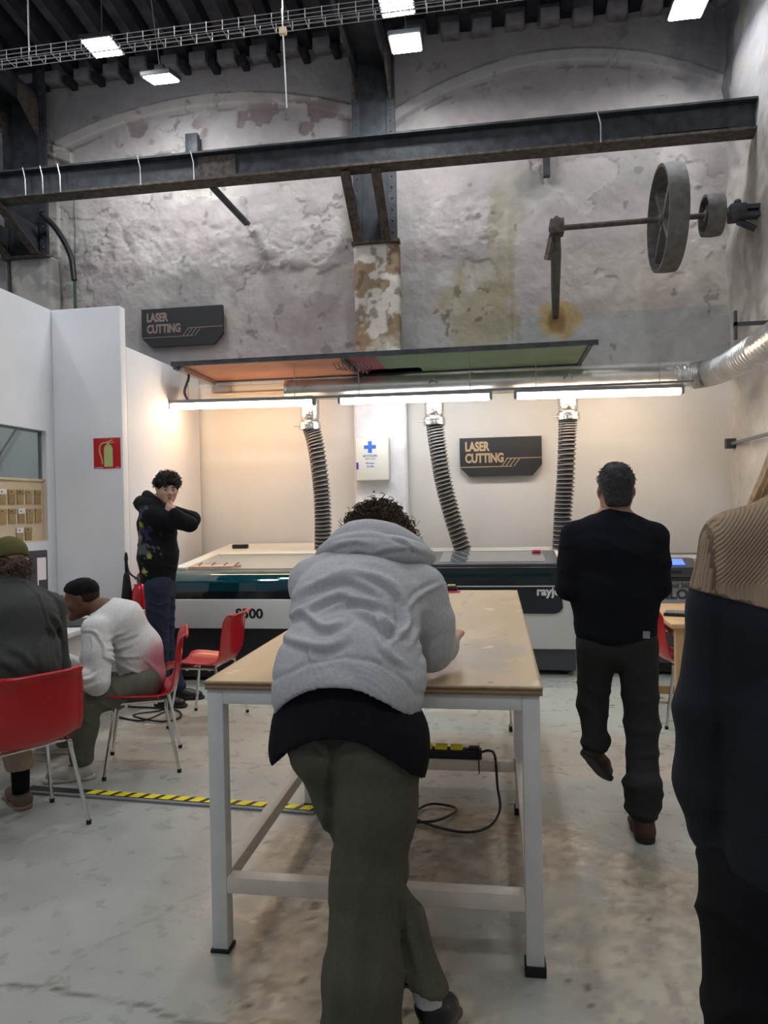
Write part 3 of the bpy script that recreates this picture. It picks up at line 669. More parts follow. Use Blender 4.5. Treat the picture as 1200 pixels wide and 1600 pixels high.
for k in range(5): X1(MB().b2((x0+.1, 6.26+.05*k, .862), (x1-.1, 6.28+.05*k, .874+.012*(k % 2))), 'bed_slat', M_mgrey, smooth=False)
X1(MB().b2((-2.4, 6.30, .87), (-1.9, 6.42, .93)), 'laser_head_gantry', M_dgrey, smooth=False)
for a, b in ((x0, x0+.06), (x1-.06, x1)):
    X1(MB().prism([(6.17, .825), (6.17, .92), (6.40, 1.015), (7.93, 1.16), (7.93, .825)], lambda u, v, t: (t, u, v), a, b), 'side_cheek', M_cream, smooth=False)
X1(MB().prism([(6.42, .995), (6.42, 1.005), (7.25, 1.075), (7.25, 1.06)], lambda u, v, t: (t, u, v), x0+.1, x1-.1), 'lid_glass', M_lid, smooth=False)
X1(MB().prism([(7.22, 1.05), (7.22, 1.09), (7.95, 1.16), (7.95, 1.05)], lambda u, v, t: (t, u, v), x0+.04, x1-.04), 'lid_rear', M_cream, smooth=False)
X1(MB().prism([(6.40, .99), (6.40, 1.02), (7.25, 1.098), (7.25, 1.05)], lambda u, v, t: (t, u, v), x0+.05, x0+.14), 'lid_frame', M_cream, smooth=False)
X1(MB().prism([(6.40, .99), (6.40, 1.02), (7.25, 1.098), (7.25, 1.05)], lambda u, v, t: (t, u, v), x1-.14, x1-.05), 'lid_frame', M_cream, smooth=False)
text('S500', 'lettering', M_black, L1, (-2.292, 6.148, .59), .118, ext=.001, sx=1.1, offset=.004)
for x in (x0+.15, x1-.15):
    for y in (6.35, 7.75): X1(MB().cyl((x-.02, y, .04), (x+.02, y, .04), .04), 'caster', M_rubber)
e = MB().box((-2.76, 7.6, 1.145), (.17, .06, .045), bev=.006).build('remote_control', M_black, label='small black handset lying on the lid of the left cutter', cat='remote control')
e.location = (0, 0, .003)
e = empty('pin_strip', (-2.72, 6.6, 1.02), 'pale peach wooden strip with small pins on the left cutter lid', 'wood strip')
local(e, MB().prism([(-2.85, 6.44), (-2.44, 6.46), (-2.38, 6.56), (-2.86, 6.58)], lambda u, v, t: (u, v, t+(v-6.42)*.085), 1.006, 1.022).build('strip', mat('peach_wood', (.60, .40, .30), .6), e, smooth=False))
for x in (-2.78, -2.65, -2.53, -2.42): local(e, MB().bar((x, 6.5, 1.03), (x+.03, 6.53, 1.055), .008, .008).build('pin', M_dgrey, e))

# ------------------------------------------------------------------ laser cutter 2 (dark glazed hood)
L2 = empty('laser_cutter', (-.06, 7.1, 0), 'white laser cutter with a dark glazed hood in the middle, behind the workbench', 'laser cutter')
def X2(mb, nm, m, **k): return local(L2, mb.build(nm, m, L2, **k))
x0, x1 = -.84, .73
X2(MB().b2((x0, 6.62, .245), (x1, 7.75, 1.0), bev=.012), 'body', M_mwhite)
X2(MB().b2((x0+.03, 6.66, .05), (x1-.03, 7.7, .245)), 'base', M_dgrey, smooth=False)
X2(MB().prism([(6.66, 1.0), (6.70, 1.02), (7.62, 1.10), (7.75, 1.10), (7.75, 1.0)], lambda u, v, t: (t, u, v), x0, x1), 'top_frame', M_cream, smooth=False)
a, b = -.655, .575
X2(MB().prism([(6.585, .82), (6.585, .985), (6.61, 1.0), (6.67, 1.0), (6.67, .82)], lambda u, v, t: (t, u, v), a, b), 'hood_front', M_navy, smooth=False)
X2(MB().prism([(6.60, 1.0), (6.60, 1.018), (7.35, 1.088), (7.35, 1.06)], lambda u, v, t: (t, u, v), a, b), 'hood_top', mat('slate_hood', (.09, .10, .115), .35), smooth=False)
X2(MB().prism([(6.70, 1.026), (6.70, 1.031), (7.28, 1.085), (7.28, 1.078)], lambda u, v, t: (t, u, v), a+.14, b-.12), 'hood_glass', M_smoke, smooth=False)
X2(MB().b2((a+.1, 6.580, .905), (b-.08, 6.59, .93)), 'slot', mat('dark_green_glass', (.005, .03, .03), .15), smooth=False)
X2(MB().b2((a+.42, 6.575, .835), (a+.82, 6.59, .86)), 'handle_recess', M_black, smooth=False)
X2(MB().b2((a-.02, 6.575, .812), (b, 6.59, .822)), 'silver_line', M_mwhite, smooth=False)
pl = [(a+.25, .812), (b, .812), (b+.015, .62), (b-.02, .58), (b-.06, .568), (a+.25, .568)]
X2(MB().prism(pl, lambda u, v, t: (u, t, v), 6.60, 6.625), 'lower_panel', M_navy, smooth=False)
X2(MB().b2((a, 6.60, .568), (a+.26, 6.625, .812)), 'lower_panel', M_navy, smooth=False)
text('rayjet', 'lettering', M_paper, L2, (.36, 6.598, .735), .105, ext=.001, offset=.004)
X2(MB().cyl((.40, 7.22, 1.085), (.40, 7.22, 1.10), .045, n=16), 'red_button', M_pink)
X2(MB().box((x0+.09, 6.85, 1.05), (.07, .05, .06), bev=.005), 'lid_latch', M_paper)
X2(MB().bar((x0+.06, 6.75, 1.04), (x0+.08, 7.5, 1.13), .03, .03), 'lid_hinge_arm', M_cream)
for x in (x0+.12, x1-.12):
    for y in (6.75, 7.6): X2(MB().cyl((x-.02, y, .04), (x+.02, y, .04), .04), 'caster', M_rubber)

# ------------------------------------------------------------------ engraver 3 (grey, right)
L3 = empty('laser_engraver', (1.65, 7.1, 0), 'grey laser engraver with a blue display at right, behind the pine table', 'engraver')
def X3(mb, nm, m, **k): return local(L3, mb.build(nm, m, L3, **k))
x0, x1 = .98, 2.28
X3(MB().b2((x0, 6.70, .47), (x1, 7.5, .86), bev=.01), 'body', mat('engraver_grey', (.36, .37, .37), .5))
X3(MB().b2((x0+.02, 6.69, .845), (x1-.02, 6.71, .885)), 'dark_strip', M_dgrey, smooth=False)
X3(MB().b2((x0+.02, 6.69, .888), (x1-.02, 6.705, .896)), 'silver_line', M_mwhite, smooth=False)
X3(MB().b2((x0+.0, 6.70, .12), (x1, 7.5, .47)), 'lower_body', M_dgrey, smooth=False)
X3(MB().b2((x0+.05, 6.69, .40), (x1-.05, 6.70, .45)), 'white_band', M_mwhite, smooth=False)
X3(MB().b2((x0+.04, 6.75, .03), (x1-.04, 7.45, .12)), 'plinth', M_black, smooth=False)
X3(MB().prism([(6.60, .90), (6.60, .975), (6.78, 1.04), (6.9, 1.04), (6.9, .90)], lambda u, v, t: (t, u, v), 1.28, 1.735), 'control_panel', M_dgrey, smooth=False)
X3(MB().prism([(6.63, .992), (6.63, .997), (6.75, 1.038), (6.75, 1.032)], lambda u, v, t: (t, u, v), 1.33, 1.64), 'display', M_lcd, smooth=False)
X3(MB().b2((1.36, 6.595, .925), (1.60, 6.605, .945)), 'card_slot', M_black, smooth=False)
X3(MB().b2((x0+.05, 6.9, .86), (x1-.05, 7.45, 1.03)), 'lid_glass', mat('clear_grey_lid', (.62, .62, .60), .2), smooth=False)
X3(MB().b2((x0+.05, 7.4, 1.03), (x1-.05, 7.45, 1.045)), 'lid_edge', M_mgrey, smooth=False)
X3(MB().tube([(1.3, 7.0, 1.04), (1.3, 6.98, 1.09), (1.54, 6.98, 1.09), (1.54, 7.0, 1.04)], .008, 6), 'lid_handle', M_dgrey)
text('Legend 36EXT', 'lettering', M_dgrey, L3, (1.425, 6.698, .785), .06, ext=.001, offset=.002)
text('EPILOG', 'lettering', M_dgrey, L3, (1.365, 6.698, .69), .115, ext=.001, sx=1.05, offset=.006)
text('LASER', 'lettering', M_black, L3, (1.18, 6.688, .405), .05, ext=.001)

# ------------------------------------------------------------------ pine table + keyboard
PT = empty('pine_table', (1.6, 5.3, 0), 'small pine table with a keyboard on it at right, in front of the grey engraver', 'table')
local(PT, MB().b2((1.13, 4.95, .72), (2.1, 5.95, .75), bev=.004).build('tabletop', M_pine, PT))
for x, y in ((1.17, 5.0), (2.0, 5.0), (1.17, 5.83), (2.0, 5.83)):
    local(PT, MB().b2((x, y, 0.002), (x+.06, y+.06, .72)).build('leg', M_pine, PT, smooth=False))
for a, b in (((1.2, 5.85, .06), (2.03, 5.88, .12)), ((1.2, 5.02, .64), (2.03, 5.05, .72)), ((1.19, 5.05, .64), (1.22, 5.85, .72))):
    local(PT, MB().b2(a, b).build('rail', M_pine, PT, smooth=False))
kbd = empty('keyboard', (1.38, 5.3, .751), 'dark grey keyboard lying askew on the pine table', 'keyboard', rz=-.32)
MB().box((0, 0, .01), (.42, .15, .018), bev=.004).build('case', M_black, kbd)
kk = MB().box((0, 0, .022), (.020, .018, .007), bev=.002).build('key', M_mgrey, kbd)
for i in range(20):
    for j in range(6):
        o = kk if i == j == 0 else kk.copy()
        if not (i == j == 0): COL.objects.link(o)
        o.location = (-.195+i*.0205, -.058+j*.0225, 0)

# ------------------------------------------------------------------ workbench
WB = empty('workbench', (-.44, 3.75, 0), 'tall white steel-framed workbench with a worn plywood top, centre', 'workbench')
bx0, bx1, by0, by1 = -1.01, .136, 2.41, 5.08
def XW(mb, nm, m, **k): return local(WB, mb.build(nm, m, WB, **k))
nx, ny = 90, 200
Xp, Yp = np.meshgrid(np.linspace(bx0-.005, bx1+.01, nx), np.linspace(by0-.01, by1, ny))
c = np.ones((ny, nx, 3))*np.array((.53, .39, .235)); g = fbm(Xp*3, Yp*.8, 301, 5); c = mixc(c, (.42, .29, .16), sst(.4, .65, g)*.6)
c = mixc(c, (.62, .47, .30), sst(.55, .7, fbm(Xp*2, Yp*1.1, 305, 5))*.6)
q = sst(1.2, .2, ((Xp+.02)/.16)**2+((Yp-2.95)/.35)**2+(fbm(Xp*9, Yp*9, 311, 4)-.5)*1.6); c = mixc(c, (.30, .26, .22), q*.6)
q = sst(.72, .8, fbm(Xp*12, Yp*8, 315, 4)); c = mixc(c, (.70, .62, .48), q*.6); q = sst(.83, .85, fbm(Xp*17, Yp*12, 318, 3)); c = mixc(c, (.10, .06, .04), q*.7)
q = sst(.006, .002, np.abs(Xp-(-.20+.1*(Yp-4.2)**2)))*(Yp > 3.9)*(Yp < 4.9); c = mixc(c, (.22, .22, .32), q*.7)
top = local(WB, grid_obj('tabletop', np.stack([Xp, Yp, Xp*0+.96], -1), c, M_ply, nx, ny, WB)); solid(top, .009)
for i in range(3): XW(MB().b2((bx0-.004, by0-.008, .930+.007*i), (bx1+.009, by1, .9365+.007*i)), 'ply_layer', M_plye if i % 2 == 0 else mat('plywood_light_layer', (.40, .27, .15), .6), smooth=False)
T = .058; mids = (by0, 3.66, by1-T-.02)
for x in (bx0, bx1-T):
    for y in mids:
        lg = XW(MB().b2((x, y, .012), (x+T, y+T, .93), bev=.004), 'leg', M_tablew)
        ft = MB().b2((x-.006, y-.006, .0), (x+T+.006, y+T+.006, .035 if x > -.5 else .012), bev=.003).build('rubber_foot', M_rubber, lg)
for y in mids: XW(MB().b2((bx0+T, y, .878), (bx1-T, y+T, .93), bev=.003), 'apron', M_tablew)
for x in (bx0, bx1-T): XW(MB().b2((x, by0+T, .878), (x+T, by1-T, .93), bev=.003), 'side_apron', M_tablew)
for y in mids[:2]: XW(MB().b2((bx0+T, y, .212), (bx1-T, y+T-.004, .268), bev=.003), 'stretcher', M_tablet)
for x in (bx0, bx1-T): XW(MB().b2((x+.004, by0+T, .212), (x+T-.004, by1-T, .268), bev=.003), 'side_stretcher', M_tablet)
# power strip on the mid stretcher
PS = empty('power_strip', (-.38, 3.69, .27), 'black power strip with yellow sockets lying on the bench stretcher', 'power strip')
local(PS, MB().b2((-.75, 3.665, .269), (-.085, 3.715, .318), bev=.005).build('housing', M_black, PS))
for k in range(7):
    x = -.71+k*.078
    s_ = local(PS, MB().box((x+.03, 3.688, .325), (.062, .046, .02), bev=.004).build('socket', M_yellow, PS))
local(PS, MB().box((-.125, 3.69, .324), (.05, .03, .014), bev=.004).build('switch', mat('dark_red_switch', (.12, .02, .03), .4), PS))
def fr(px, py, Yd):
    """world point seen at a photo pixel when it stands at depth Yd in the room"""
    d = fw+rt*(px-600)/FPX-up*(py-800)/FPX; return Vector(CP+d*((Yd-CP[1])/d[1]))
def ons(px, py, z):
    d = fw+rt*(px-600)/FPX-up*(py-800)/FPX; return Vector(CP+d*((z-CP[2])/d[2]))

# strip cable on the bench, floor cable, tape roll
local(PS, MB().tube(bez([(-.09, 3.69, .30), (-.05, 3.69, .31), (-.02, 3.67, .29), (-.01, 3.64, .15), (0, 3.6, .05), (-.06, 3.48, .012), (-.2, 3.42, .012), (-.42, 3.55, .012), (-.36, 3.72, .012), (-.22, 3.68, .012), (-.30, 3.52, .018), (-.45, 3.50, .012), (-.6, 3.55, .012)], 80), .0065, 6).build('cable', M_black, PS))
local(PS, MB().tube([(-.10, 3.655, .325), (-.10, 3.652, .205), (-.10, 3.72, .205), (-.10, 3.724, .325), (-.10, 3.655, .325)], .003, 5).build('cable_tie', M_black, PS))
e = empty('tape_measure', (-.30, 4.98, .96), 'small black and gold tape measure on a pink pad at the workbench far end', 'tape measure')
local(e, MB().box((-.30, 4.97, .965), (.12, .07, .008), bev=.003).build('pink_pad', M_pink, e))
local(e, MB().box((-.30, 4.975, .985), (.085, .045, .034), bev=.012).build('case', M_black, e))
local(e, MB().box((-.30, 4.975, 1.006), (.055, .035, .012), bev=.004).build('gold_top', mat('gold_plastic', (.6, .42, .12), .4), e))
local(e, MB().box((-.345, 4.975, 1.0), (.02, .03, .01), bev=.003).build('clip', M_galvd, e))

# floor cable cover with hazard tape
cc = empty('cable_cover', (-1.6, 3.62, 0), 'low grey cable cover with yellow and black hazard tape crossing the floor', 'cable cover')
A0 = Vector((-2.62, 3.69, 0)); A1 = Vector((-.93, 3.585, 0)); dd = (A1-A0).normalized(); nn = Vector((-dd.y, dd.x, 0))
def strip(mb, t0, t1, v0, v1, z, h=.003, sk=0):
    Ln = (A1-A0).length
    q = [A0+dd*(t0*Ln)+nn*v0, A0+dd*(t1*Ln)+nn*v0, A0+dd*(t1*Ln+sk)+nn*v1, A0+dd*(t0*Ln+sk)+nn*v1]
    a = [mb.bm.verts.new(p+Vector((0, 0, z))) for p in q]; b = [mb.bm.verts.new(p+Vector((0, 0, z+h))) for p in q]
    mb.bm.faces.new(a); mb.bm.faces.new(b)
    for i in range(4): mb.bm.faces.new((a[i], a[(i+1) % 4], b[(i+1) % 4], b[i]))
    return mb
local(cc, strip(MB(), 0, 1, -.035, .05, .0, .012).build('profile', M_mgrey, cc, smooth=False))
local(cc, strip(MB(), .0, 1, -.008, .048, .0125, .002).build('black_tape', M_black, cc, smooth=False))
for i in range(15):
    t = .22+i*.052
    local(cc, strip(MB(), t, t+.034, -.008, .048, .0148, .0012, .025).build('tape_stripe', M_yellow, cc, smooth=False))

# ------------------------------------------------------------------ chairs
def chair(label):
    e = empty('shell_chair', (0, 0, 0), label, 'chair', 'red plastic shell chairs')
    prof = [(.235, .405), (.225, .43), (.18, .445), (.08, .44), (-.04, .432), (-.12, .435), (-.175, .455), (-.203, .50), (-.215, .56), (-.226, .64), (-.236, .72), (-.244, .775), (-.252, .795), (-.263, .802), (-.271, .795)]
    wid = [.195, .21, .222, .228, .228, .225, .222, .222, .222, .220, .215, .205, .195, .19, .188]
    P_ = [Vector((0, a, b)) for a, b in prof]; pf = bez(P_, 44)
    nu = 25; bm = bmesh.new(); rows = []
    for i, p in enumerate(pf):
        t = i/44*(len(wid)-1); k = min(int(t), len(wid)-2); w = wid[k]+(wid[k+1]-wid[k])*(t-k)
        tg = (pf[min(i+1, 44)]-pf[max(i-1, 0)]).normalized(); nr = Vector((0, -tg.z, tg.y))   # points to the sitter's side
        if nr.z < 0 and i < 20: nr = -nr
        nr = Vector((0, tg.z, -tg.y)); 
        row = []
        for j in range(nu):
            u = j/(nu-1)*2-1
            lift = .042*abs(u)**3.2*(1 if 3 < i else .3)*min(1, max(0, (43-i)/10))
            lip = -.012*max(0, (abs(u)-.93)/.07)
            row.append(bm.verts.new(p+Vector((u*w, 0, 0))+nr*(lift+lip)))
        rows.append(row)
    for a, b in zip(rows, rows[1:]):
        for j in range(nu-1): bm.faces.new((a[j], a[j+1], b[j+1], b[j]))
    mb = MB(); mb.bm.free(); mb.bm = bm
    o = mb.build('seat_shell', M_red, e, smooth=True)
    sd = o.modifiers.new('s', 'SOLIDIFY'); sd.thickness = .007; sd.offset = 0
    for s in (-1, 1):
        a = Vector((s*.175, .15, .415)); b = Vector((s*.175, -.13, .415)); fa = Vector((s*.23, .215, .012)); fb = Vector((s*.23, -.205, .012))
        MB().tube(bez([a.lerp(fa, .09), a+Vector((0, .002, .006)), a.lerp(b, .12)+Vector((0, 0, .008)), a.lerp(b, .88)+Vector((0, 0, .008)), b+Vector((0, -.002, .006)), b.lerp(fb, .09)], 24), .0105, 8).build('side_rail', M_chrome, e)
        for t_, f_ in ((a, fa), (b, fb)):
            lg = MB().tube([t_.lerp(f_, .07), f_], .0105, 8).build('leg', M_chrome, e)
            MB().cyl((f_.x, f_.y, 0), (f_.x, f_.y, .022), .0125, n=10).build('foot_cap', M_rubber, lg)
    MB().tube([(-.175, .09, .412), (.175, .09, .412)], .009, 8).build('cross_bar', M_chrome, e)
    MB().tube([(-.175, -.08, .412), (.175, -.08, .412)], .009, 8).build('cross_bar', M_chrome, e)
    return e
ch = chair('red plastic shell chair in the left foreground, under the person in the cap')
for i, (x, y, f, lab) in enumerate([(-2.33, 3.255, (-.84, .55), None), (-2.16, 4.18, (-.91, -.40), 'red plastic shell chair under the man in the white shirt'),
                               (-2.11, 5.08, (-1, .03), 'empty red plastic shell chair beside the left side of the workbench'), (1.315, 5.40, (.98, .1), 'red plastic shell chair tucked under the pine table at right')]):
    o = ch if i == 0 else copy_tree(ch)
    o.location = (x, y, 0); o.rotation_euler.z = math.atan2(-f[0], f[1])
    if lab: o['label'] = lab

# ------------------------------------------------------------------ left desk, monitor, laptop
dk2 = empty('desk', (-3.4, 4.6, 0), 'white desk against the partition, between the two seated people', 'desk')
local(dk2, MB().b2((-4.0, 3.6, .71), (-2.85, 5.6, .745), bev=.004).build('desktop', M_mwhite, dk2))
local(dk2, MB().b2((-2.93, 3.7, .50), (-2.90, 5.5, .71)).build('front_panel', M_mwhite, dk2, smooth=False))
for x in (-3.95, -2.98):
    for y in (3.65, 5.5): local(dk2, MB().b2((x, y, 0.002), (x+.05, y+.05, .71)).build('leg', M_mgrey, dk2, smooth=False))
local(dk2, MB().tube(bez([(-2.84, 4.75, .66), (-2.84, 4.85, .58), (-2.84, 4.95, .60), (-2.86, 5.0, .50)], 16), .004, 5).build('cable', M_black, dk2))
local(dk2, MB().tube(bez([(-2.84, 4.9, .70), (-2.84, 4.98, .62), (-2.84, 4.8, .5)], 16), .004, 5).build('cable', M_black, dk2))
mn = empty('monitor', (-3.55, 4.82, .79), 'computer monitor on the white desk behind the head in the cap', 'monitor', rz=-.5)
MB().box((0, 0, .30), (.03, .62, .37), bev=.006).build('casing', M_dgrey, mn)
MB().box((.0165, 0, .305), (.002, .59, .33)).build('screen', M_screen, mn, smooth=False)
MB().box((.018, 0, .45), (.001, .59, .04)).box((.018, .19, .29), (.001, .07, .29)).box((.018, .265, .20), (.001, .06, .12)).build('screen_panels', mat('screen_dark_grey', (.06, .06, .07), .3, emit=.15), mn, smooth=False)
MB().cyl((-.02, 0, .0), (-.02, 0, .2), .02).box((-.02, 0, .008), (.18, .24, .014), bev=.004).build('stand', M_dgrey, mn)
lt = empty('laptop', (-3.0, 4.88, .746), 'dark grey laptop on the white desk in front of the man in the white shirt', 'laptop', rz=.2)
MB().box((0, 0, .009), (.24, .34, .016), bev=.004).build('base', M_dgrey, lt)
MB().box((-.16, 0, .10), (.01, .34, .20), Matrix.Rotation(-.35, 3, 'Y')).build('lid', M_dgrey, lt, smooth=False)
MB().box((0, 0, .018), (.18, .28, .002)).build('key_area', M_black, lt, smooth=False)
MB().tube(bez([(-2.9, 5.1, .01), (-2.6, 5.0, .01), (-2.45, 5.15, .06), (-2.6, 5.25, .01), (-2.7, 5.05, .03), (-2.45, 4.98, .012), (-2.35, 5.1, .012), (-2.5, 5.3, .01), (-2.9, 5.35, .01)], 60), .007, 6).build('loose_cable', M_black, label='tangle of black cable on the floor behind the white-shirted man\'s chair', cat='cable')

# ------------------------------------------------------------------ extinguisher
ex = empty('fire_extinguisher', (-3.13, 6.0, .2), 'red fire extinguisher with a black horn beside the white partition corner', 'fire extinguisher')
xc, yc = -3.12, 6.02
local(ex, MB().lathe([(.0, .26), (.06, .26), (.075, .28), (.077, .30), (.077, .80), (.07, .86), (.045, .90), (.028, .915), (.028, .94)], (xc, yc, 0), 'Z', 28).build('cylinder', M_redm, ex))
local(ex, MB().cyl((xc, yc, .93), (xc, yc, .975), .032).b2((xc-.05, yc-.015, .95), (xc+.0, yc+.015, .975), bev=.004).build('valve', M_dgrey, ex))
local(ex, MB().b2((xc+.01, yc-.04, .945), (xc+.045, yc+.0, .98), bev=.004).build('seal_tag', M_yellow, ex))
local(ex, MB().bar((xc-.01, yc, .975), (xc+.06, yc, 1.07), .025, .014).bar((xc-.02, yc, .98), (xc+.03, yc, 1.03), .03, .02).build('lever', M_redm, ex))
local(ex, MB().lathe([(.0, .70), (.062, .70), (.055, .74), (.028, .98), (.024, 1.0), (.014, 1.01), (.014, 1.12), (.018, 1.13), (.012, 1.18), (.0, 1.20)], (xc-.125, yc-.01, 0), 'Z', 20).build('horn', M_rubber, ex))
local(ex, MB().tube(bez([(xc-.04, yc, .96), (xc-.09, yc-.03, 1.02), (xc-.125, yc-.01, 1.14)], 12), .009, 6).build('hose', M_rubber, ex))
lb = MB(); 
for k in range(10):
    a0, a1 = -2.35+k*.13, -2.35+(k+1)*.13
    v = [lb.bm.verts.new((xc+.0785*math.cos(a), yc+.0785*math.sin(a), z)) for a, z in ((a0, .36), (a1, .36), (a1, .70), (a0, .70))]; lb.bm.faces.new(v)
lb2 = local(ex, lb.build('label_sheet', mat('red_label', (.50, .01, .02), .4), ex)); 
local(ex, MB().box((xc-.035, yc-.072, .60), (.045, .006, .13), Matrix.Rotation(-.45, 3, 'Z')).build('label_patch', M_paper, ex, smooth=False))
t_ = text('CO2', 'lettering', M_paper, ex, (xc+.045, yc-.085, .46), .085, rot=(PI/2, -PI/2, .35), ext=.003, offset=.003)
local(ex, MB().b2((xc-.10, yc+.07, .24), (xc+.10, yc+.09, .90)).b2((xc-.08, yc-.08, .235), (xc+.08, yc+.09, .255)).build('stand_plate', M_redm, ex, smooth=False))
local(ex, MB().b2((xc-.02, yc+.06, .0), (xc+.02, yc+.09, .24)).b2((xc-.1, yc-.1, .0), (xc+.1, yc+.12, .02)).build('stand_foot', M_redm, ex, smooth=False))
MB().b2((-3.33, 6.135, .58), (-3.25, 6.185, .70), bev=.004).build('wall_box', M_paper, label='small white box on the partition corner below the extinguisher horn', cat='box')
# ================= PEOPLE =================
def A3(v): return np.array(v, np.float32)
def n3(p, f, s=0):
    x, y, z = p[..., 0]*f, p[..., 1]*f, p[..., 2]*f
    return (vn(x+.37*z, y-.21*x, s)+vn(y+.31*x, z+.4*y, s+3)+vn(z-.3*y, x+.45*z, s+7))/3
class Field:
    def __init__(s, h, lo, hi):
        s.h = h; s.lo = A3(lo); s.n = np.ceil((A3(hi)-s.lo)/h).astype(int)+1
        s.d = np.full(s.n, .25, np.float32)
    def _sub(s, lo, hi):
        a = np.clip(np.floor((A3(lo)-s.lo)/s.h).astype(int), 0, s.n); b = np.clip(np.ceil((A3(hi)-s.lo)/s.h).astype(int)+1, 0, s.n)
        sl = tuple(slice(int(i), int(j)) for i, j in zip(a, b))
        ax = [s.lo[i]+s.h*np.arange(a[i], b[i], dtype=np.float32) for i in range(3)]
        return sl, (ax[0][:, None, None], ax[1][None, :, None], ax[2][None, None, :])
    def _mix(s, sl, d, k):
        o = s.d[sl]
        if o.size == 0: return
        if k > 0:
            h = np.clip(.5+.5*(o-d)/k, 0, 1); s.d[sl] = o*(1-h)+d*h-k*h*(1-h)
        else: s.d[sl] = np.minimum(o, d)
    def cone(s, a, b, ra, rb=None, k=.02, n=None, e=1.0):
        """rounded cone; e widens it along n"""
        rb = ra if rb is None else rb; a = A3(a); b = A3(b); m = max(ra, rb)*max(e, 1)+k+.02
        sl, (X, Y, Z) = s._sub(np.minimum(a, b)-m, np.maximum(a, b)+m)
        ba = b-a; L2 = max(float(ba@ba), 1e-9)
        px, py, pz = X-a[0], Y-a[1], Z-a[2]
        t = np.clip((px*ba[0]+py*ba[1]+pz*ba[2])/L2, 0, 1)
        qx, qy, qz = px-t*ba[0], py-t*ba[1], pz-t*ba[2]
        q2 = qx*qx+qy*qy+qz*qz
        if n is not None and e != 1:
            n = A3(n); n = n/np.linalg.norm(n); qn = qx*n[0]+qy*n[1]+qz*n[2]; q2 = q2-qn*qn*(1-1/e**2)
        s._mix(sl, np.sqrt(np.maximum(q2, 0))-(ra+(rb-ra)*t), k); return s
    def chain(s, pts, rs, k=.02, n=None, e=1.0):
        es = e if hasattr(e, '__len__') else [e]*len(pts)
        for i in range(len(pts)-1): s.cone(pts[i], pts[i+1], rs[i], rs[i+1], k, n, (es[i]+es[i+1])/2)
        return s
    def ell(s, c, r, M=None, k=.02, sub=False):
        c = A3(c); r = A3(r); m = float(r.max())+k+.02
        sl, (X, Y, Z) = s._sub(c-m, c+m)
        p = [X-c[0], Y-c[1], Z-c[2]]
        if M is not None:
            p = [p[0]*M[0][i]+p[1]*M[1][i]+p[2]*M[2][i] for i in range(3)]
        k0 = np.sqrt((p[0]/r[0])**2+(p[1]/r[1])**2+(p[2]/r[2])**2)
        k1 = np.sqrt((p[0]/r[0]**2)**2+(p[1]/r[1]**2)**2+(p[2]/r[2]**2)**2)+1e-6
        d = k0*(k0-1)/k1
        if sub:
            o = s.d[sl]; h = np.clip(.5-.5*(o+d)/k, 0, 1); s.d[sl] = o*(1-h)-d*h+k*h*(1-h)
        else: s._mix(sl, d, k)
        return s
    def cut(s, p0, n, k=0):
        """remove the side n points to"""
        n = A3(n); n = n/np.linalg.norm(n); sl, (X, Y, Z) = s._sub(s.lo-1, s.lo+s.n*s.h+1)
        d = (X-p0[0])*n[0]+(Y-p0[1])*n[1]+(Z-p0[2])*n[2]; s.d = np.maximum(s.d, d.astype(np.float32)); return s
    def cutf(s, f):
        sl, (X, Y, Z) = s._sub(s.lo-1, s.lo+s.n*s.h+1); s.d = np.maximum(s.d, (f(X, Y, Z)+0*s.d).astype(np.float32)); return s
    def mesh(s, name, m, parent, disp=None, colf=None, smooth=1, label=None):
        d = s.d; g = d < 0; cs = sum(g[i:d.shape[0]-1+i, j:d.shape[1]-1+j, k:d.shape[2]-1+k].astype(np.int8) for i in (0, 1) for j in (0, 1) for k in (0, 1))
        act = np.argwhere((cs > 0) & (cs < 8)); idm = np.full([x-1 for x in d.shape], -1, np.int32)
        idm[act[:, 0], act[:, 1], act[:, 2]] = np.arange(len(act))
        cor = [(i, j, k) for i in (0, 1) for j in (0, 1) for k in (0, 1)]
        V = {c: d[act[:, 0]+c[0], act[:, 1]+c[1], act[:, 2]+c[2]] for c in cor}
        P = np.zeros((len(act), 3)); cnt = np.zeros(len(act))
        for c in cor:
            for ax in range(3):
                if c[ax]: continue
                c2 = list(c); c2[ax] = 1; c2 = tuple(c2); a, b = V[c], V[c2]; q = (a < 0) != (b < 0)
                t = np.where(q, a/np.where(q, a-b, 1), 0); pt = np.tile(np.array(c, float), (len(act), 1)); pt[:, ax] = t
                P += pt*q[:, None]; cnt += q
        P = (act+P/np.maximum(cnt, 1)[:, None])*s.h+s.lo
        F = []
        for ax in range(3):
            a = [slice(None)]*3; b = [slice(None)]*3; a[ax] = slice(0, -1); b[ax] = slice(1, None)
            e = g[tuple(a)] != g[tuple(b)]; w = np.argwhere(e); o1, o2 = [(1, 2), (2, 0), (0, 1)][ax]
            ok = (w[:, o1] > 0) & (w[:, o2] > 0) & (w[:, o1] < d.shape[o1]-1) & (w[:, o2] < d.shape[o2]-1); w = w[ok]
            ins = g[w[:, 0], w[:, 1], w[:, 2]]
            def cid(u, v):
                q = w.copy(); q[:, o1] -= u; q[:, o2] -= v; return idm[q[:, 0], q[:, 1], q[:, 2]]
            f = np.stack([cid(1, 1), cid(0, 1), cid(0, 0), cid(1, 0)], 1); f[~ins] = f[~ins][:, ::-1]; F.append(f)
        F = np.concatenate(F); F = F[(F >= 0).all(1)]
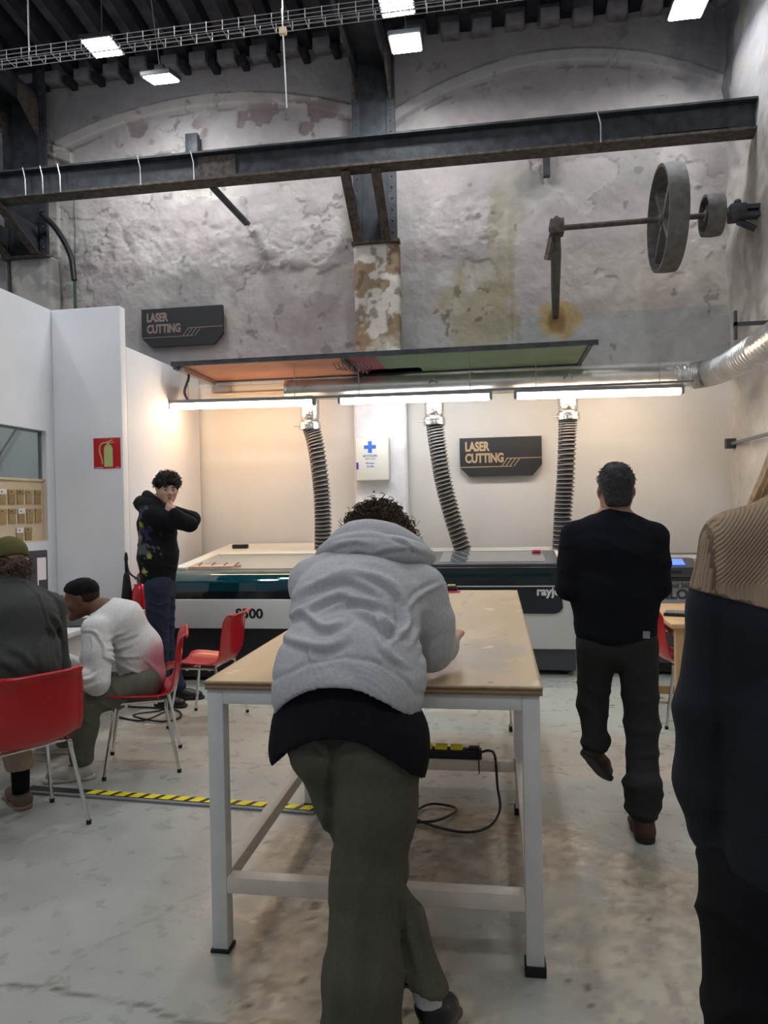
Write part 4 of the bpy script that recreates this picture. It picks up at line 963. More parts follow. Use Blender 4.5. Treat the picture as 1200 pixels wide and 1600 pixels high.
        for _ in range(smooth):     # light laplacian
            Sm = np.zeros_like(P); c_ = np.zeros(len(P))
            for i in range(4):
                a, b = F[:, i], F[:, (i+1) % 4]
                for k in range(3): Sm[:, k] += np.bincount(a, P[b, k], len(P))+np.bincount(b, P[a, k], len(P))
                c_ += np.bincount(a, minlength=len(P))+np.bincount(b, minlength=len(P))
            P = P*.5+.5*Sm/np.maximum(c_, 1)[:, None]
        if disp is not None:
            N = np.cross(P[F[:, 2]]-P[F[:, 0]], P[F[:, 3]]-P[F[:, 1]]); vnm = np.zeros_like(P)
            for i in range(4):
                for k in range(3): vnm[:, k] += np.bincount(F[:, i], N[:, k], len(P))
            vnm /= np.linalg.norm(vnm, axis=1)[:, None]+1e-9; P = P+vnm*disp(P)[:, None]
        me = bpy.data.meshes.new(name); me.vertices.add(len(P)); me.vertices.foreach_set('co', P.astype(np.float32).reshape(-1))
        me.loops.add(F.size); me.loops.foreach_set('vertex_index', F.reshape(-1).astype(np.int32))
        me.polygons.add(len(F)); me.polygons.foreach_set('loop_start', np.arange(0, F.size, 4, dtype=np.int32)); me.update(); me.validate()
        me.polygons.foreach_set('use_smooth', [True]*len(me.polygons))
        if colf is not None:
            a = me.color_attributes.new('Col', 'FLOAT_COLOR', 'POINT'); c4 = np.ones((len(P), 4), np.float32); c4[:, :3] = colf(P); a.data.foreach_set('color', c4.reshape(-1))
        me.materials.append(m); o = bpy.data.objects.new(name, me); COL.objects.link(o)
        if parent: o.parent = parent; o.matrix_parent_inverse = parent.matrix_basis.inverted()
        return tag(o, label)
def V3(*a): return Vector(a)
def nrm(v): v = Vector(v); return v.normalized()
def frame(face, upv):
    """head axes: columns right, face, up"""
    f = nrm(face); r = f.cross(Vector(upv)).normalized(); u = r.cross(f); return Matrix((r, f, u)).transposed()
def head_prims(F, c, R, ear=True, sc=1.0, nose=1.0):
    T = lambda x, y, z: c+R@(Vector((x, y, z))*sc)
    F.ell(T(0, -.018, .035), A3((.075, .096, .086))*sc, R, .02)
    F.ell(T(0, .028, -.03), A3((.061, .066, .084))*sc, R, .03)
    for s in (-1, 1):
        F.cone(T(s*.050, -.01, -.045), T(s*.016, .066, -.093), .022*sc, .018*sc, .03)
        F.ell(T(s*.043, .058, -.028), A3((.02, .02, .018))*sc, R, .025)
    F.ell(T(0, .078, -.095), A3((.018, .015, .016))*sc, R, .02)
    F.cone(T(-.034, .082, .020), T(.034, .082, .020), .010*sc, k=.018)
    for s in (-1, 1): F.ell(T(s*.032, .100, .001), A3((.017, .014, .012))*sc, R, .010, sub=True)
    F.cone(T(0, .086, .012), T(0, .086+.028*nose, -.026), .007*sc, .010*sc, .010)
    for s in (-1, 1): F.ell(T(s*.012, .098, -.032), A3((.008, .010, .007))*sc, R, .006)
    F.cone(T(-.020, .088, -.056), T(.020, .088, -.056), .0065*sc, k=.006, n=R@Vector((0, 0, 1)), e=.8)
    F.cone(T(-.017, .087, -.068), T(.017, .087, -.068), .0075*sc, k=.006)
    if ear:
        for s in (-1, 1):
            F.ell(T(s*.079, -.008, -.006), A3((.009, .019, .031))*sc, R @ Matrix.Rotation(s*.35, 3, 'Z'), .006)
            F.ell(T(s*.088, -.002, -.004), A3((.006, .010, .018))*sc, R, .005, sub=True)
    return T
def hand(F, w, d, nrml, side, curl=.5, sc=1.0):
    """w wrist, d pointing direction, nrml back-of-hand normal, side = thumb side (+1/-1 along d x n)"""
    d = nrm(d); nrml = nrm(Vector(nrml)-d*Vector(nrml).dot(d)); t = d.cross(nrml)*side
    for i, (off, L, r) in enumerate([(.030, .075, .0088), (.010, .083, .0092), (-.010, .077, .0088), (-.029, .060, .0078)]):
        k0 = w+(d*.086+t*off)*sc+nrml*(.002-abs(off)*.1); F.cone(w+t*off*.45, k0, .014*sc, .0115*sc, .014)
        p = k0; a = curl*.55
        for q in (.45, .30, .25):
            nx_ = p+(d*math.cos(a)-nrml*math.sin(a)+t*off*.12).normalized()*L*q*sc; F.cone(p, nx_, r*sc, r*.9*sc, .004); p = nx_; a += curl*.75
    p0 = w+t*.02*sc+d*.02*sc; p1 = w+(t*.045+d*.052-nrml*.012)*sc; p2 = p1+(t*.012+d*.032-nrml*.012*curl)*sc; p3 = p2+(t*.0+d*.026-nrml*.014*curl)*sc
    F.cone(p0, p1, .014*sc, .011*sc, .012); F.cone(p1, p2, .010*sc, .0095*sc, .004); F.cone(p2, p3, .0095*sc, .008*sc, .003)
def bounds(pts, m):
    a = np.array([list(p) for p in pts]); return a.min(0)-m, a.max(0)+m
def body(J, root, skin, h=.008, hands=(), headsc=1.0, neck_r=.055, colf=None, nose=1.0):
    pts = [p for p in J.values() if isinstance(p, Vector)]
    lo, hi = bounds(pts, .2); F = Field(h, lo, hi); side = J['shR']-J['shL']; hs = J['hipR']-J['hipL']
    F.chain([J['pelvis'], J['waist'], J['chest'], J['neck']+(J['chest']-J['neck'])*.3], [.105, .092, .108, .075], .05, side, [1.4, 1.35, 1.45, 1.5])
    for s in 'LR':
        F.cone(J['neck'], J['sh'+s], .048, .046, .04)
        F.chain([J['sh'+s], J['el'+s], J['wr'+s]], [.044, .034, .025], .02)
        F.chain([J['hip'+s], J['kn'+s], J['kn'+s].lerp(J['an'+s], .3), J['an'+s]], [.078, .052, .052, .036], .03)
        F.cone(J['an'+s]+V3(0, 0, -.03), J['an'+s].lerp(J['toe'+s], .7), .028, .016, .02)
    F.cone(J['neck'], J['head']+J['R']@V3(0, -.03, -.04), neck_r+.008, neck_r, .03)
    head_prims(F, J['head'], J['R'], sc=headsc, nose=nose)
    for a in hands: hand(F, *a)
    return F.mesh('body', skin, root, colf=colf)
def eyes(J, root, sc=1.0):
    wm = mat('eye_white', (.30, .27, .25), .3); im = mat('dark_iris', (.03, .015, .01), .15)
    for s in (-1, 1):
        c = J['head']+J['R']@(V3(s*.031, .0805, .001)*sc)
        e = local(root, MB().sph(c, .0105*sc, 12).build('eye', wm, root))
        i = MB().sph(c+J['R']@V3(0, .0065, 0)*sc, .0062*sc, 10).build('iris', im, e)
def brows(J, m, root, sc=1.0, lip=(.30, .10, .08)):
    T = lambda x, y, z: J['head']+J['R']@(V3(x, y, z)*sc)
    local(root, MB().tube([T(-.022, .087, -.060), T(-.008, .0965, -.057), T(0, .097, -.059), T(.008, .0965, -.057), T(.022, .087, -.060)], [.001, .0035, .003, .0035, .001], 8).tube([T(-.020, .088, -.063), T(0, .097, -.067), T(.020, .088, -.063)], [.001, .0048, .001], 8).build('lips', mat('lips_%d' % int(lip[0]*100), lip, .45), root))
    for s in (-1, 1):
        T = lambda x, y, z: J['head']+J['R']@(V3(x, y, z)*sc)
        local(root, MB().tube([T(s*.014, .094, .020), T(s*.032, .093, .026), T(s*.050, .080, .019)], [.003, .0045, .002], 6).build('eyebrow', m, root))
def shoe(root, heel, toe, an, m, ms, L=None, w=.045, boot=False, name='shoe', up_=(0, 0, 1)):
    d = nrm(toe-heel); u = Vector(up_); u = (u-d*u.dot(d)).normalized(); sd = d.cross(u)
    L = (toe-heel).length
    lo, hi = bounds([heel, toe, an], .14); F = Field(.006, lo, hi)
    F.cone(heel+d*.045+u*.045, heel+d*L*.55+u*.040, .042, .040, .03)
    F.cone(heel+d*L*.5+u*.036, toe-d*.05+u*.034, .042, .032, .03, sd, 1.2)
    F.cone(heel+d*.06+u*.04, an, .045, .042 if boot else .044, .03)
    if boot: F.cone(an, an+u*.05, .043, .046, .02)
    F.cut(heel+u*.014, -u)
    F.cut(an+u*(.06 if boot else .0), u)
    o = F.mesh(name, m, root, disp=lambda P: (n3(P, 40, 3)-.5)*.004)
    lo, hi = bounds([heel, toe], .07); G = Field(.006, lo, hi)
    G.cone(heel+d*.045+u*.015, heel+d*L*.5+u*.015, .046, .042, .02); G.cone(heel+d*L*.5+u*.015, toe-d*.045+u*.015, .042, .044, .02, sd, 1.12)
    G.cut(heel+u*.024, u); G.cut(heel+u*.0, -u)
    s_ = G.mesh('sole', ms, o); return o
def folds(freq, amp, dirv, seed=0, warp=2.2, f2=5):
    d = A3(dirv)
    def g(P):
        u = P@d*freq+warp*n3(P, f2, seed)*3.1; q = 1-np.abs(np.sin(u)); return amp*(q**2-.35)*(.25+1.2*n3(P, f2*.8, seed+5))
    return g
def curls(hair_fn, n, r, L, rad, m, root, seed, name='curl_locks', turns=(1.5, 3)):
    """short helical locks rooted on a volume"""
    rn = random.Random(seed); mb = MB()
    for i in range(n):
        p, nr = hair_fn(rn); t = Vector((rn.uniform(-1, 1), rn.uniform(-1, 1), rn.uniform(-1.2, .2))); t = (t-nr*t.dot(nr)).normalized()
        ax = (t*.8+nr*rn.uniform(.1, .6)).normalized(); b1 = ax.cross(nr).normalized(); b2 = ax.cross(b1); T = rn.uniform(*turns); ln = L*rn.uniform(.6, 1.2); rr = rad*rn.uniform(.6, 1.3); k = 16
        pts = [p+ax*ln*(j/k)+(b1*math.cos(2*PI*T*j/k+i)+b2*math.sin(2*PI*T*j/k+i))*rr for j in range(k+1)]
        mb.tube(pts, [r*(1-.6*j/k) for j in range(k+1)], 4)
    return local(root, mb.build(name, m, root))
def ellsurf(c, r, R, cond):
    def f(rn):
        while True:
            v = Vector((rn.gauss(0, 1), rn.gauss(0, 1), rn.gauss(0, 1))).normalized()
            if cond(v): break
        return c+R@Vector((v.x*r[0], v.y*r[1], v.z*r[2])), (R@v).normalized()
    return f

def proj(P):
    d = P-CP; z = d@fw; return 600+FPX*(d@rt)/z, 800-FPX*(d@up)/z
def imgfolds(px, py, L):
    """crease relief of a garment: each crease is a ridge with a hollow under it"""
    out = np.zeros_like(px)
    for pl, h, w in L:
        q = [(v.x, v.y) for v in bez([(a, b, 0) for a, b in pl], 18)]; best = np.full_like(px, 1e9); sg = np.zeros_like(px); tt = np.zeros_like(px)
        for i, ((ax, ay), (bx, by)) in enumerate(zip(q, q[1:])):
            dx, dy = bx-ax, by-ay; L2 = dx*dx+dy*dy+1e-9; t = np.clip(((px-ax)*dx+(py-ay)*dy)/L2, 0, 1); ex, ey = px-ax-t*dx, py-ay-t*dy
            d = np.hypot(ex, ey); m = d < best; best = np.where(m, d, best); sg = np.where(m, np.sign(dx*ey-dy*ex), sg); tt = np.where(m, (i+t)/18, tt)
        sd = best*sg; out += h*np.sin(PI*np.clip(tt, .04, .96))**.7*(np.exp(-(sd/w)**2)-.75*np.exp(-((sd-w*1.5)/(w*.9))**2))
    return out
def skin_mat(name, c): return mat(name, c, .5, noise=.06, nscale=30, bump=.08, bscale=150)
def fabric(name, c, attr=False, rough=.85, bump=.25, bscale=320): return mat(name, c, rough, noise=.10, nscale=90, bump=bump, bscale=bscale, spec=.15, attr=attr, bdist=.004)
M_skinL = skin_mat('light_skin', (.60, .36, .26)); M_skinD = skin_mat('brown_skin', (.13, .055, .03)); M_skinM = skin_mat('tan_skin', (.38, .20, .13))
M_hairK = mat('black_hair', (.008, .007, .007), .75, noise=.3, nscale=60, spec=.15, bump=.6, bscale=90)
M_hairB = mat('dark_brown_hair', (.045, .026, .018), .5, noise=.35, nscale=60, spec=.15, bump=.7, bscale=70)
M_hairG = mat('greying_hair', (.045, .045, .048), .55, noise=.5, nscale=120, spec=.15, bump=.7, bscale=140)
M_blond = mat('blond_hair', (.80, .58, .34), .45, noise=.3, nscale=40, stretch=(6, 6, 1))

# ---------- P1: person leaning over the workbench
def P_(px, py, Y): return fr(px, py, Y)
J = dict(pelvis=P_(540, 1125, 2.13), waist=P_(548, 1040, 2.20), chest=P_(560, 945, 2.38), neck=P_(574, 872, 2.58),
         shL=P_(490, 912, 2.50), shR=P_(655, 925, 2.46), elL=P_(500, 1015, 2.74), elR=P_(672, 1016, 2.47), wrL=V3(-.33, 2.95, 1.0), wrR=P_(704, 1004, 2.70),
         hipL=P_(492, 1150, 2.15), hipR=P_(598, 1150, 2.11), knL=P_(582, 1345, 2.18), knR=P_(575, 1375, 2.06), anL=P_(670, 1552, 2.07), anR=P_(560, 1640, 1.94),
         head=P_(590, 850, 2.76), R=frame((.02, .75, -.65), (0, .65, .75)))
J['toeL'] = J['anL']+V3(.03, .10, -.10); J['toeR'] = J['anR']+V3(-.02, .14, -.06)
p1 = empty('person', (-.45, 2.05, 0), 'person in a grey hoodie and olive trousers leaning over the workbench, seen from behind', 'person')
body(J, p1, M_skinL, hands=[(J['wrR'], (.10, .80, .28), (.1, -.3, 1), -1, .6), (J['wrL'], (.5, .85, 0), (0, 0, 1), 1, .5)])
# hoodie
side = J['shR']-J['shL']
M_hoodie = fabric('heather_grey_fleece', (.46, .465, .48), rough=.9)
lo, hi = bounds([J[k] for k in ('pelvis', 'shL', 'shR', 'elL', 'elR', 'wrR', 'wrL', 'neck', 'head')], .22); F = Field(.0075, lo, hi)
F.chain([J['pelvis']+V3(0, .02, -.03), J['pelvis']+V3(0, .01, .07), J['waist']+V3(0, 0, .0), J['chest'], J['neck']+(J['chest']-J['neck'])*.45], [.146, .150, .152, .150, .118], .06, side, [1.40, 1.42, 1.42, 1.42, 1.45])
for s in 'LR':
    F.cone(J['neck']+(J['chest']-J['neck'])*.25, J['sh'+s], .090, .084, .05)
F.chain([J['shR'], J['shR'].lerp(J['elR'], .55), J['elR']+V3(0, 0, .015)], [.094, .096, .084], .035)
F.chain([J['elR']+V3(0, 0, .012), J['elR'].lerp(J['wrR'], .5)+V3(0, 0, .005), J['elR'].lerp(J['wrR'], .86)+V3(0, 0, .0)], [.080, .062, .044], .03)
F.chain([J['shL'], J['elL'], J['elL'].lerp(J['wrL'], .9)], [.082, .070, .045], .035)
xc1 = J['pelvis'].x
F.cutf(lambda X, Y, Z: (1.050-.105*((X-xc1)/.21)**2-.25*np.clip(Y-2.05, 0, .4))-Z)
# hem scoop: arched lower edge as in a pulled-up hoodie
fz = folds(16, .004, (.35, .25, .9), 5, 1.6, 3); f2 = folds(30, .002, (-.5, .3, .8), 9, 1.8, 5)
HF = [([(500, 904), (533, 893), (573, 897), (607, 910), (630, 937), (643, 968)], 1.0, 7), ([(460, 930), (480, 918), (503, 910), (533, 902), (560, 907), (587, 923), (613, 950)], 1.1, 7), ([(462, 962), (483, 950), (530, 930), (557, 938), (593, 943), (618, 960)], 1.3, 6),
      ([(500, 955), (530, 943), (560, 938)], .8, 5), ([(550, 947), (587, 967), (616, 986)], 1.1, 6), ([(452, 962), (477, 958), (507, 980), (543, 968)], 1.2, 6), ([(593, 950), (603, 977), (627, 992)], 1.3, 5), ([(628, 945), (634, 980), (610, 1006)], 1.8, 6),
      ([(436, 990), (467, 1003), (510, 1010), (543, 996)], 1.0, 7), ([(480, 1012), (488, 1035)], .7, 4), ([(593, 1003), (613, 1027), (632, 1040)], 1.0, 6), ([(546, 880), (590, 878), (635, 895)], .6, 8), ([(690, 912), (655, 930), (632, 955)], .9, 4), ([(640, 1010), (652, 985), (650, 950)], .8, 6), ([(690, 1000), (672, 1020), (668, 1040)], .7, 6)]
cpx = A3(J['pelvis'])
def d1(P):
    q = sst(0, .08, P[:, 2]-(cpx[2]+.06)); shz = sst(.10, .0, P[:, 2]-A3(J['chest'])[2]); px, py = proj(P); out = (fz(P)+f2(P))*q*(.5+.5*shz)+imgfolds(px, py, HF)*.0135
    sm = np.interp(px, [415, 425, 480, 540, 587, 630, 650], [1075, 1063, 1037, 1028, 1033, 1060, 1085]); return out*(py < sm)*1.0-.005*np.exp(-((py-sm)/4.0)**2)+.0015*(py > sm)*np.sin(px*1.6)
hd = F.mesh('hoodie', M_hoodie, p1, disp=d1)
# hood lying on the shoulders
lo, hi = bounds([P_(480, 880, 2.5), P_(700, 880, 2.7), P_(590, 800, 2.6)], .2); F = Field(.0075, lo, hi)
hp = [P_(500, 868, 2.60), P_(525, 856, 2.50), P_(560, 855, 2.44), P_(610, 859, 2.43), P_(652, 866, 2.48), P_(674, 872, 2.60)]
q = bez(hp, 20); F.chain(q, [.018+.024*math.sin(PI*i/20) for i in range(21)], .03)
hp = [P_(515, 862, 2.66), P_(545, 842, 2.60), P_(580, 838, 2.56), P_(625, 848, 2.58), P_(662, 868, 2.64)]
q = bez(hp, 16); F.chain(q, [.018+.022*math.sin(PI*i/16) for i in range(17)], .05)
hp = [P_(610, 836, 2.66), P_(640, 846, 2.68), P_(668, 866, 2.68)]
q = bez(hp, 8); F.chain(q, [.016]*9, .012)
HD = [([(505, 862), (530, 850), (560, 846), (580, 852)], 1, 4), ([(580, 866), (600, 858), (640, 856), (672, 866)], .9, 4), ([(540, 868), (556, 860), (580, 862)], .8, 3), ([(610, 838), (632, 846), (648, 858)], .9, 3), ([(545, 838), (575, 832), (600, 836)], .7, 4)]
F.mesh('hood', M_hoodie, p1, disp=lambda P: folds(20, .003, (.9, .2, .5), 15, 1.6, 4)(P)+imgfolds(*proj(P), HD)*.009)
# cuff of white shirt / sleeve end
F = Field(.005, *bounds([J['wrR'], J['elR']], .1)); F.cone(J['elR'].lerp(J['wrR'], .84), J['elR'].lerp(J['wrR'], .99), .043, .034, .01)
F.mesh('cuff', fabric('pale_grey_cuff', (.62, .62, .66)), p1, disp=folds(150, .002, (.1, .9, .1), 3, .3, 20))
# black t-shirt tail
lo, hi = bounds([J['pelvis'], J['hipL'], J['hipR']], .26); F = Field(.007, lo, hi)
def hips(F, g):
    F.cone(J['pelvis']+V3(0, .02, .02), J['pelvis']+V3(0, .02, -.08), .115+g, .125+g, .05, side, 1.4)
    for s in (-1, 1): F.ell(J['pelvis']+V3(s*.080+.01, -.040, -.08), (.09+g, .080+g, .10+g), k=.05)
    F.cone(J['hipR'], J['hipR'].lerp(J['knR'], .5), .112+g, .108+g, .04, (1, 0, 0), 1.1); F.cone(J['hipL']+V3(-.0, .02, 0), J['hipL'].lerp(J['knL'], .5), .104+g, .088+g, .04)
hips(F, .014)
F.chain([J['pelvis']+V3(0, .03, -.06), J['pelvis']+V3(0, .02, .06)], [.152, .140], .05, side, 1.40)
F.chain([J['hipL']+V3(-.05, .0, -.05), J['pelvis']+V3(-.10, .0, .04)], [.092, .10], .04)
F.chain([J['hipR']+V3(.02, .0, -.05), J['pelvis']+V3(.08, .0, .04)], [.100, .10], .04)
F.ell(J['pelvis']+V3(-.01, -.04, -.05), (.155, .11, .14), k=.04)
F.cutf(lambda X, Y, Z: (.905-.105*((X-xc1)/.21)**2-.10*np.clip(Y-2.05, 0, .4))-Z); F.cut(J['pelvis']+V3(0, 0, .15), (0, 0, 1))
F.mesh('t_shirt', fabric('black_jersey', (.012, .012, .016), rough=.95), p1, disp=folds(30, .004, (1, .1, .1), 21, 1.3, 5))
# trousers
lo, hi = bounds([J[k] for k in ('pelvis', 'hipL', 'hipR', 'knL', 'knR', 'anL', 'anR')], .2); F = Field(.008, lo, hi)
F.cone(J['pelvis']+V3(0, .02, .02), J['pelvis']+V3(0, .02, -.08), .115, .125, .05, side, 1.4)
for s in (-1, 1): F.ell(J['pelvis']+V3(s*.080+.01, -.040, -.08), (.09, .080, .10), k=.05)
F.chain([J['hipR'], J['hipR'].lerp(J['knR'], .5), J['knR'], J['knR'].lerp(J['anR'], .6), J['anR']+V3(0, .02, -.04)], [.112, .108, .097, .100, .112], .04, (1, 0, 0), 1.1)
F2 = Field(.008, lo, hi)
F2.chain([J['hipL']+V3(-.0, .02, 0), J['hipL'].lerp(J['knL'], .5), J['knL'], J['knL'].lerp(J['anL'], .55), J['anL']+V3(-.012, .0, -.0)], [.104, .088, .074, .068, .074], .03)
F2.cut(J['anL']+V3(0, 0, .022), (-.3, .0, -1)); F.d = np.where((F.d < .03) & (F2.d < .03), np.minimum(F.d, F2.d), np.minimum(F.d, F2.d))
F.cut(V3(0, 0, .035), (0, 0, -1)); F.cut(J['pelvis']+V3(0, 0, .10), (0, 0, 1))
TF = [([(521, 1145), (522, 1180), (517, 1230), (516, 1300), (514, 1400)], -.7, 6), ([(490, 1150), (505, 1168), (518, 1184)], 1, 6), ([(548, 1152), (532, 1170), (522, 1184)], 1, 6), ([(575, 1200), (568, 1300), (560, 1400), (545, 1500), (530, 1600)], .6, 12), ([(530, 1450), (524, 1520), (518, 1600)], 1, 8), ([(600, 1380), (595, 1500), (590, 1600)], .6, 10), ([(640, 1350), (655, 1420), (680, 1520)], 1.2, 7), ([(625, 1390), (640, 1470), (655, 1530)], .9, 6), ([(560, 1470), (552, 1540), (556, 1600)], .5, 9)]
g1 = folds(14, .011, (1, .15, .12), 31, 1.6, 3); g2 = folds(26, .006, (.5, .2, .8), 35, 2, 6)
F.mesh('trousers', fabric('olive_cotton', (.092, .090, .066), rough=.8), p1, disp=lambda P: g1(P)*sst(.95, .6, P[:, 2])*.7+g2(P)*.6+imgfolds(*proj(P), TF)*.010)
M_shoeK = mat('black_leather', (.012, .012, .016), .35, bump=.2, bscale=60); M_sole = mat('brown_rubber_sole', (.10, .075, .065), .7); M_solew = mat('off_white_sole', (.62, .58, .52), .7)
aL = J['anL']; shoe(p1, aL+V3(.005, -.055, -.085), aL+V3(.055, .13, -.135), aL+V3(0, -.0, -.03), M_shoeK, M_sole, up_=(0, .3, 1))
shoe(p1, J['anR']+V3(0, -.07, -.09), J['anR']+V3(-.03, .20, -.09), J['anR'], M_shoeK, M_sole)
F = Field(.006, *bounds([J['anL']], .12)); F.cone(J['anL']+V3(.0, -.005, -.02), J['anL'].lerp(J['knL'], .16), .039, .041, .01); F.mesh('sock', fabric('white_sock', (.72, .70, .75)), p1)
hc = J['head']+V3(0, .0, .035); hr = (.118, .118, .112)
F = Field(.008, *bounds([hc], .2)); F.ell(hc, hr, J['R'], .01); F.ell(hc+V3(.05, -.02, -.03), (.08, .08, .08), None, .03); F.ell(hc+V3(-.05, 0, -.02), (.075, .08, .07), None, .03)
F.mesh('hair', M_hairB, p1, disp=lambda P: (n3(P, 32, 3)-.5)*.05+(n3(P, 75, 8)-.5)*.02)
curls(ellsurf(hc, (.108, .112, .108), J['R'], lambda v: True), 900, .0032, .06, .012, M_hairB, p1, 5)
curls(ellsurf(hc+V3(.02, -.02, -.02), (.122, .10, .10), Matrix.Identity(3), lambda v: abs(v.x) > .3 or v.z > .6), 260, .0020, .06, .013, mat('reddish_brown_hair', (.06, .028, .018), .45), p1, 6, 'loose_curls')

# ---------- P2: man walking away in a black sweater
Y = 3.56
J = dict(pelvis=P_(962, 985, Y), waist=P_(960, 925, Y), chest=P_(958, 855, Y+.0), neck=P_(960, 806, Y), shL=P_(898, 836, Y), shR=P_(1021, 838, Y),
         elL=P_(888, 918, Y-.03), elR=P_(1028, 916, Y-.03), wrL=P_(915, 905, Y+.22), wrR=P_(1003, 905, Y+.22), hipL=P_(933, 1005, Y), hipR=P_(995, 1005, Y),
         knL=P_(926, 1100, Y+.08), knR=P_(1003, 1132, Y+.0), anL=P_(930, 1170, Y+.03), anR=P_(1005, 1276, 3.47), head=P_(962, 767, Y+.02), R=frame((.02, 1, -.08), (0, 0, 1)))
J['toeL'] = J['anL']+V3(.03, .06, -.12); J['toeR'] = J['anR']+V3(.0, .16, -.07)
p2 = empty('person', (.66, 3.5, 0), 'man in a black sweater and dark trousers walking away towards the machines', 'person')
body(J, p2, M_skinM, hands=[(J['wrL'], (.8, .5, .1), (0, .6, .8), -1, .7), (J['wrR'], (-.8, .5, .1), (0, .6, .8), 1, .7)])
side = J['shR']-J['shL']; lo, hi = bounds([J[k] for k in ('pelvis', 'shL', 'shR', 'elL', 'elR', 'wrR', 'wrL', 'neck')], .2); F = Field(.0085, lo, hi)
F.chain([J['pelvis'], J['waist'], J['chest'], J['neck']+(J['chest']-J['neck'])*.55], [.128, .130, .135, .105], .06, side, [1.50, 1.48, 1.45, 1.45])
F.cone(J['neck']+V3(0, 0, -.03), J['neck']+V3(0, .0, .03), .080, .066, .03)
for s in 'LR':
    F.cone(J['neck']+V3(0, 0, -.045), J['sh'+s]+V3(0, 0, -.01), .062, .064, .05)
    F.chain([J['sh'+s], J['sh'+s].lerp(J['el'+s], .5), J['el'+s]], [.068, .066, .060], .02); F.chain([J['el'+s], J['el'+s].lerp(J['wr'+s], .9)], [.059, .042], .02)
F.cut(J['neck']+V3(0, 0, .036), (0, 0, 1)); F.cut(J['pelvis']+V3(0, 0, -.045), (.12, 0, -1))
f1 = folds(16, .006, (.2, .3, .9), 41, 2, 4)
F.mesh('sweater', fabric('black_knit', (.010, .011, .016), rough=1, bump=.4, bscale=160), p2, disp=f1)
F = Field(.006, *bounds([J['neck']], .12)); 
local(p2, MB().tube([J['neck']+V3(.058*math.cos(a), .058*math.sin(a), -.0+.046+.006*math.sin(a)) for a in np.linspace(0, 2*PI, 25)], .006, 6).build('bead_necklace', mat('dark_bead_necklace', (.05, .02, .015), .4), p2))
lo, hi = bounds([J[k] for k in ('pelvis', 'hipL', 'hipR', 'knL', 'knR', 'anL', 'anR')], .2); F = Field(.008, lo, hi)
F.cone(J['pelvis']+V3(0, 0, .02), J['pelvis']+V3(0, 0, -.07), .112, .112, .05, side, 1.45)
F.chain([J['hipR'], J['knR'], J['knR'].lerp(J['anR'], .5), J['anR']+V3(0, 0, .03)], [.098, .078, .070, .066], .03)
F.chain([J['hipL'], J['knL'], J['anL']+V3(0, 0, .02)], [.098, .072, .056], .03)
for s in 'LR': F.cut  # hems are rounded into bunched cuffs
for k, z in enumerate((.05, .10, .15)): F.cone(J['anR']+V3(-.03, 0, z), J['anR']+V3(.035, .0, z+.012), .054+.004*k, .054, .012)
F.cone(J['anL']+V3(-.02, 0, .03), J['anL']+V3(.03, 0, .045), .048, None, .012)
F.cut(J['anR']+V3(0, 0, -.005), (0, 0, -1)) if False else None
g1 = folds(24, .009, (.15, .2, .95), 43, 2.4, 6)
F.mesh('trousers', fabric('dark_grey_cotton', (.030, .031, .030)), p2, disp=lambda P: g1(P)*sst(.95, .5, P[:, 2]))
local(p2, MB().box(P_(1010, 992, Y-.155), (.030, .004, .032), Matrix.Rotation(.05, 3, 'Y')).build('hem_tag', M_galvd, p2, smooth=False))
M_boot = mat('brown_boot_leather', (.055, .022, .014), .55, bump=.3, bscale=50); M_soled = mat('dark_sole', (.02, .016, .014), .7)
shoe(p2, V3(J['anR'].x-.0, J['anR'].y-.07, 0), V3(J['anR'].x+.01, J['anR'].y+.22, 0), V3(J['anR'].x, J['anR'].y, .09), M_boot, M_soled, boot=True, name='boot')
a = P_(913, 1178, Y-.02); b = P_(944, 1216, Y+.12)
shoe(p2, a, a+(b-a).normalized()*.27, J['anL']+V3(.0, .02, .0), M_boot, M_soled, boot=False, name='boot', up_=(.3, .2, 1))
hc = J['head']+J['R']@V3(0, -.022, .030)
F = Field(.006, *bounds([hc], .18)); F.ell(hc+J['R']@V3(0, -.006, .012), (.082, .100, .088), J['R'], .01); F.ell(J['head']+J['R']@V3(0, -.066, -.03), (.064, .045, .075), J['R'], .03); F.ell(hc+J['R']@V3(.0, .02, .05), (.065, .075, .055), J['R'], .02)
F.cut(J['head']+J['R']@V3(0, .07, 0), J['R']@V3(0, 1, .15)); F.cut(J['head']+J['R']@V3(0, 0, -.075), (0, 0, -1))
F.mesh('hair', M_hairG, p2, disp=lambda P: (n3(P, 55, 3)-.5)*.018*sst(-.02, .03, P[:, 2]-hc[2])+(n3(P, 120, 8)-.5)*.005)
curls(ellsurf(hc+J['R']@V3(0, .0, .01), (.078, .096, .086), J['R'], lambda v: v.z > .1), 260, .0022, .028, .004, M_hairG, p2, 8, 'tufts', (.3, .8))

# ---------- P3: woman at the right edge in a two-tone sweater
Y = 1.30
J = dict(pelvis=P_(1290, 1340, Y), waist=P_(1300, 1170, Y), chest=P_(1305, 960, Y), neck=P_(1300, 790, Y), shL=P_(1150, 852, Y), shR=P_(1455, 865, Y+.02),
         elL=P_(1104, 1110, Y-.0), elR=P_(1500, 1110, Y), wrL=P_(1128, 1325, Y+.05), wrR=P_(1480, 1320, Y+.08), hipL=P_(1200, 1380, Y), hipR=P_(1380, 1380, Y),
         knL=P_(1196, 1700, Y), knR=P_(1366, 1700, Y), head=P_(1300, 690, Y+.04), R=frame((-.1, 1, -.05), (0, 0, 1)))
for s in 'LR': k_ = J['kn'+s]; J['an'+s] = V3(k_.x+(-.01 if s == 'L' else .01), 1.26, .09); J['toe'+s] = V3(k_.x+(-.02 if s == 'L' else .02), 1.42, .03)
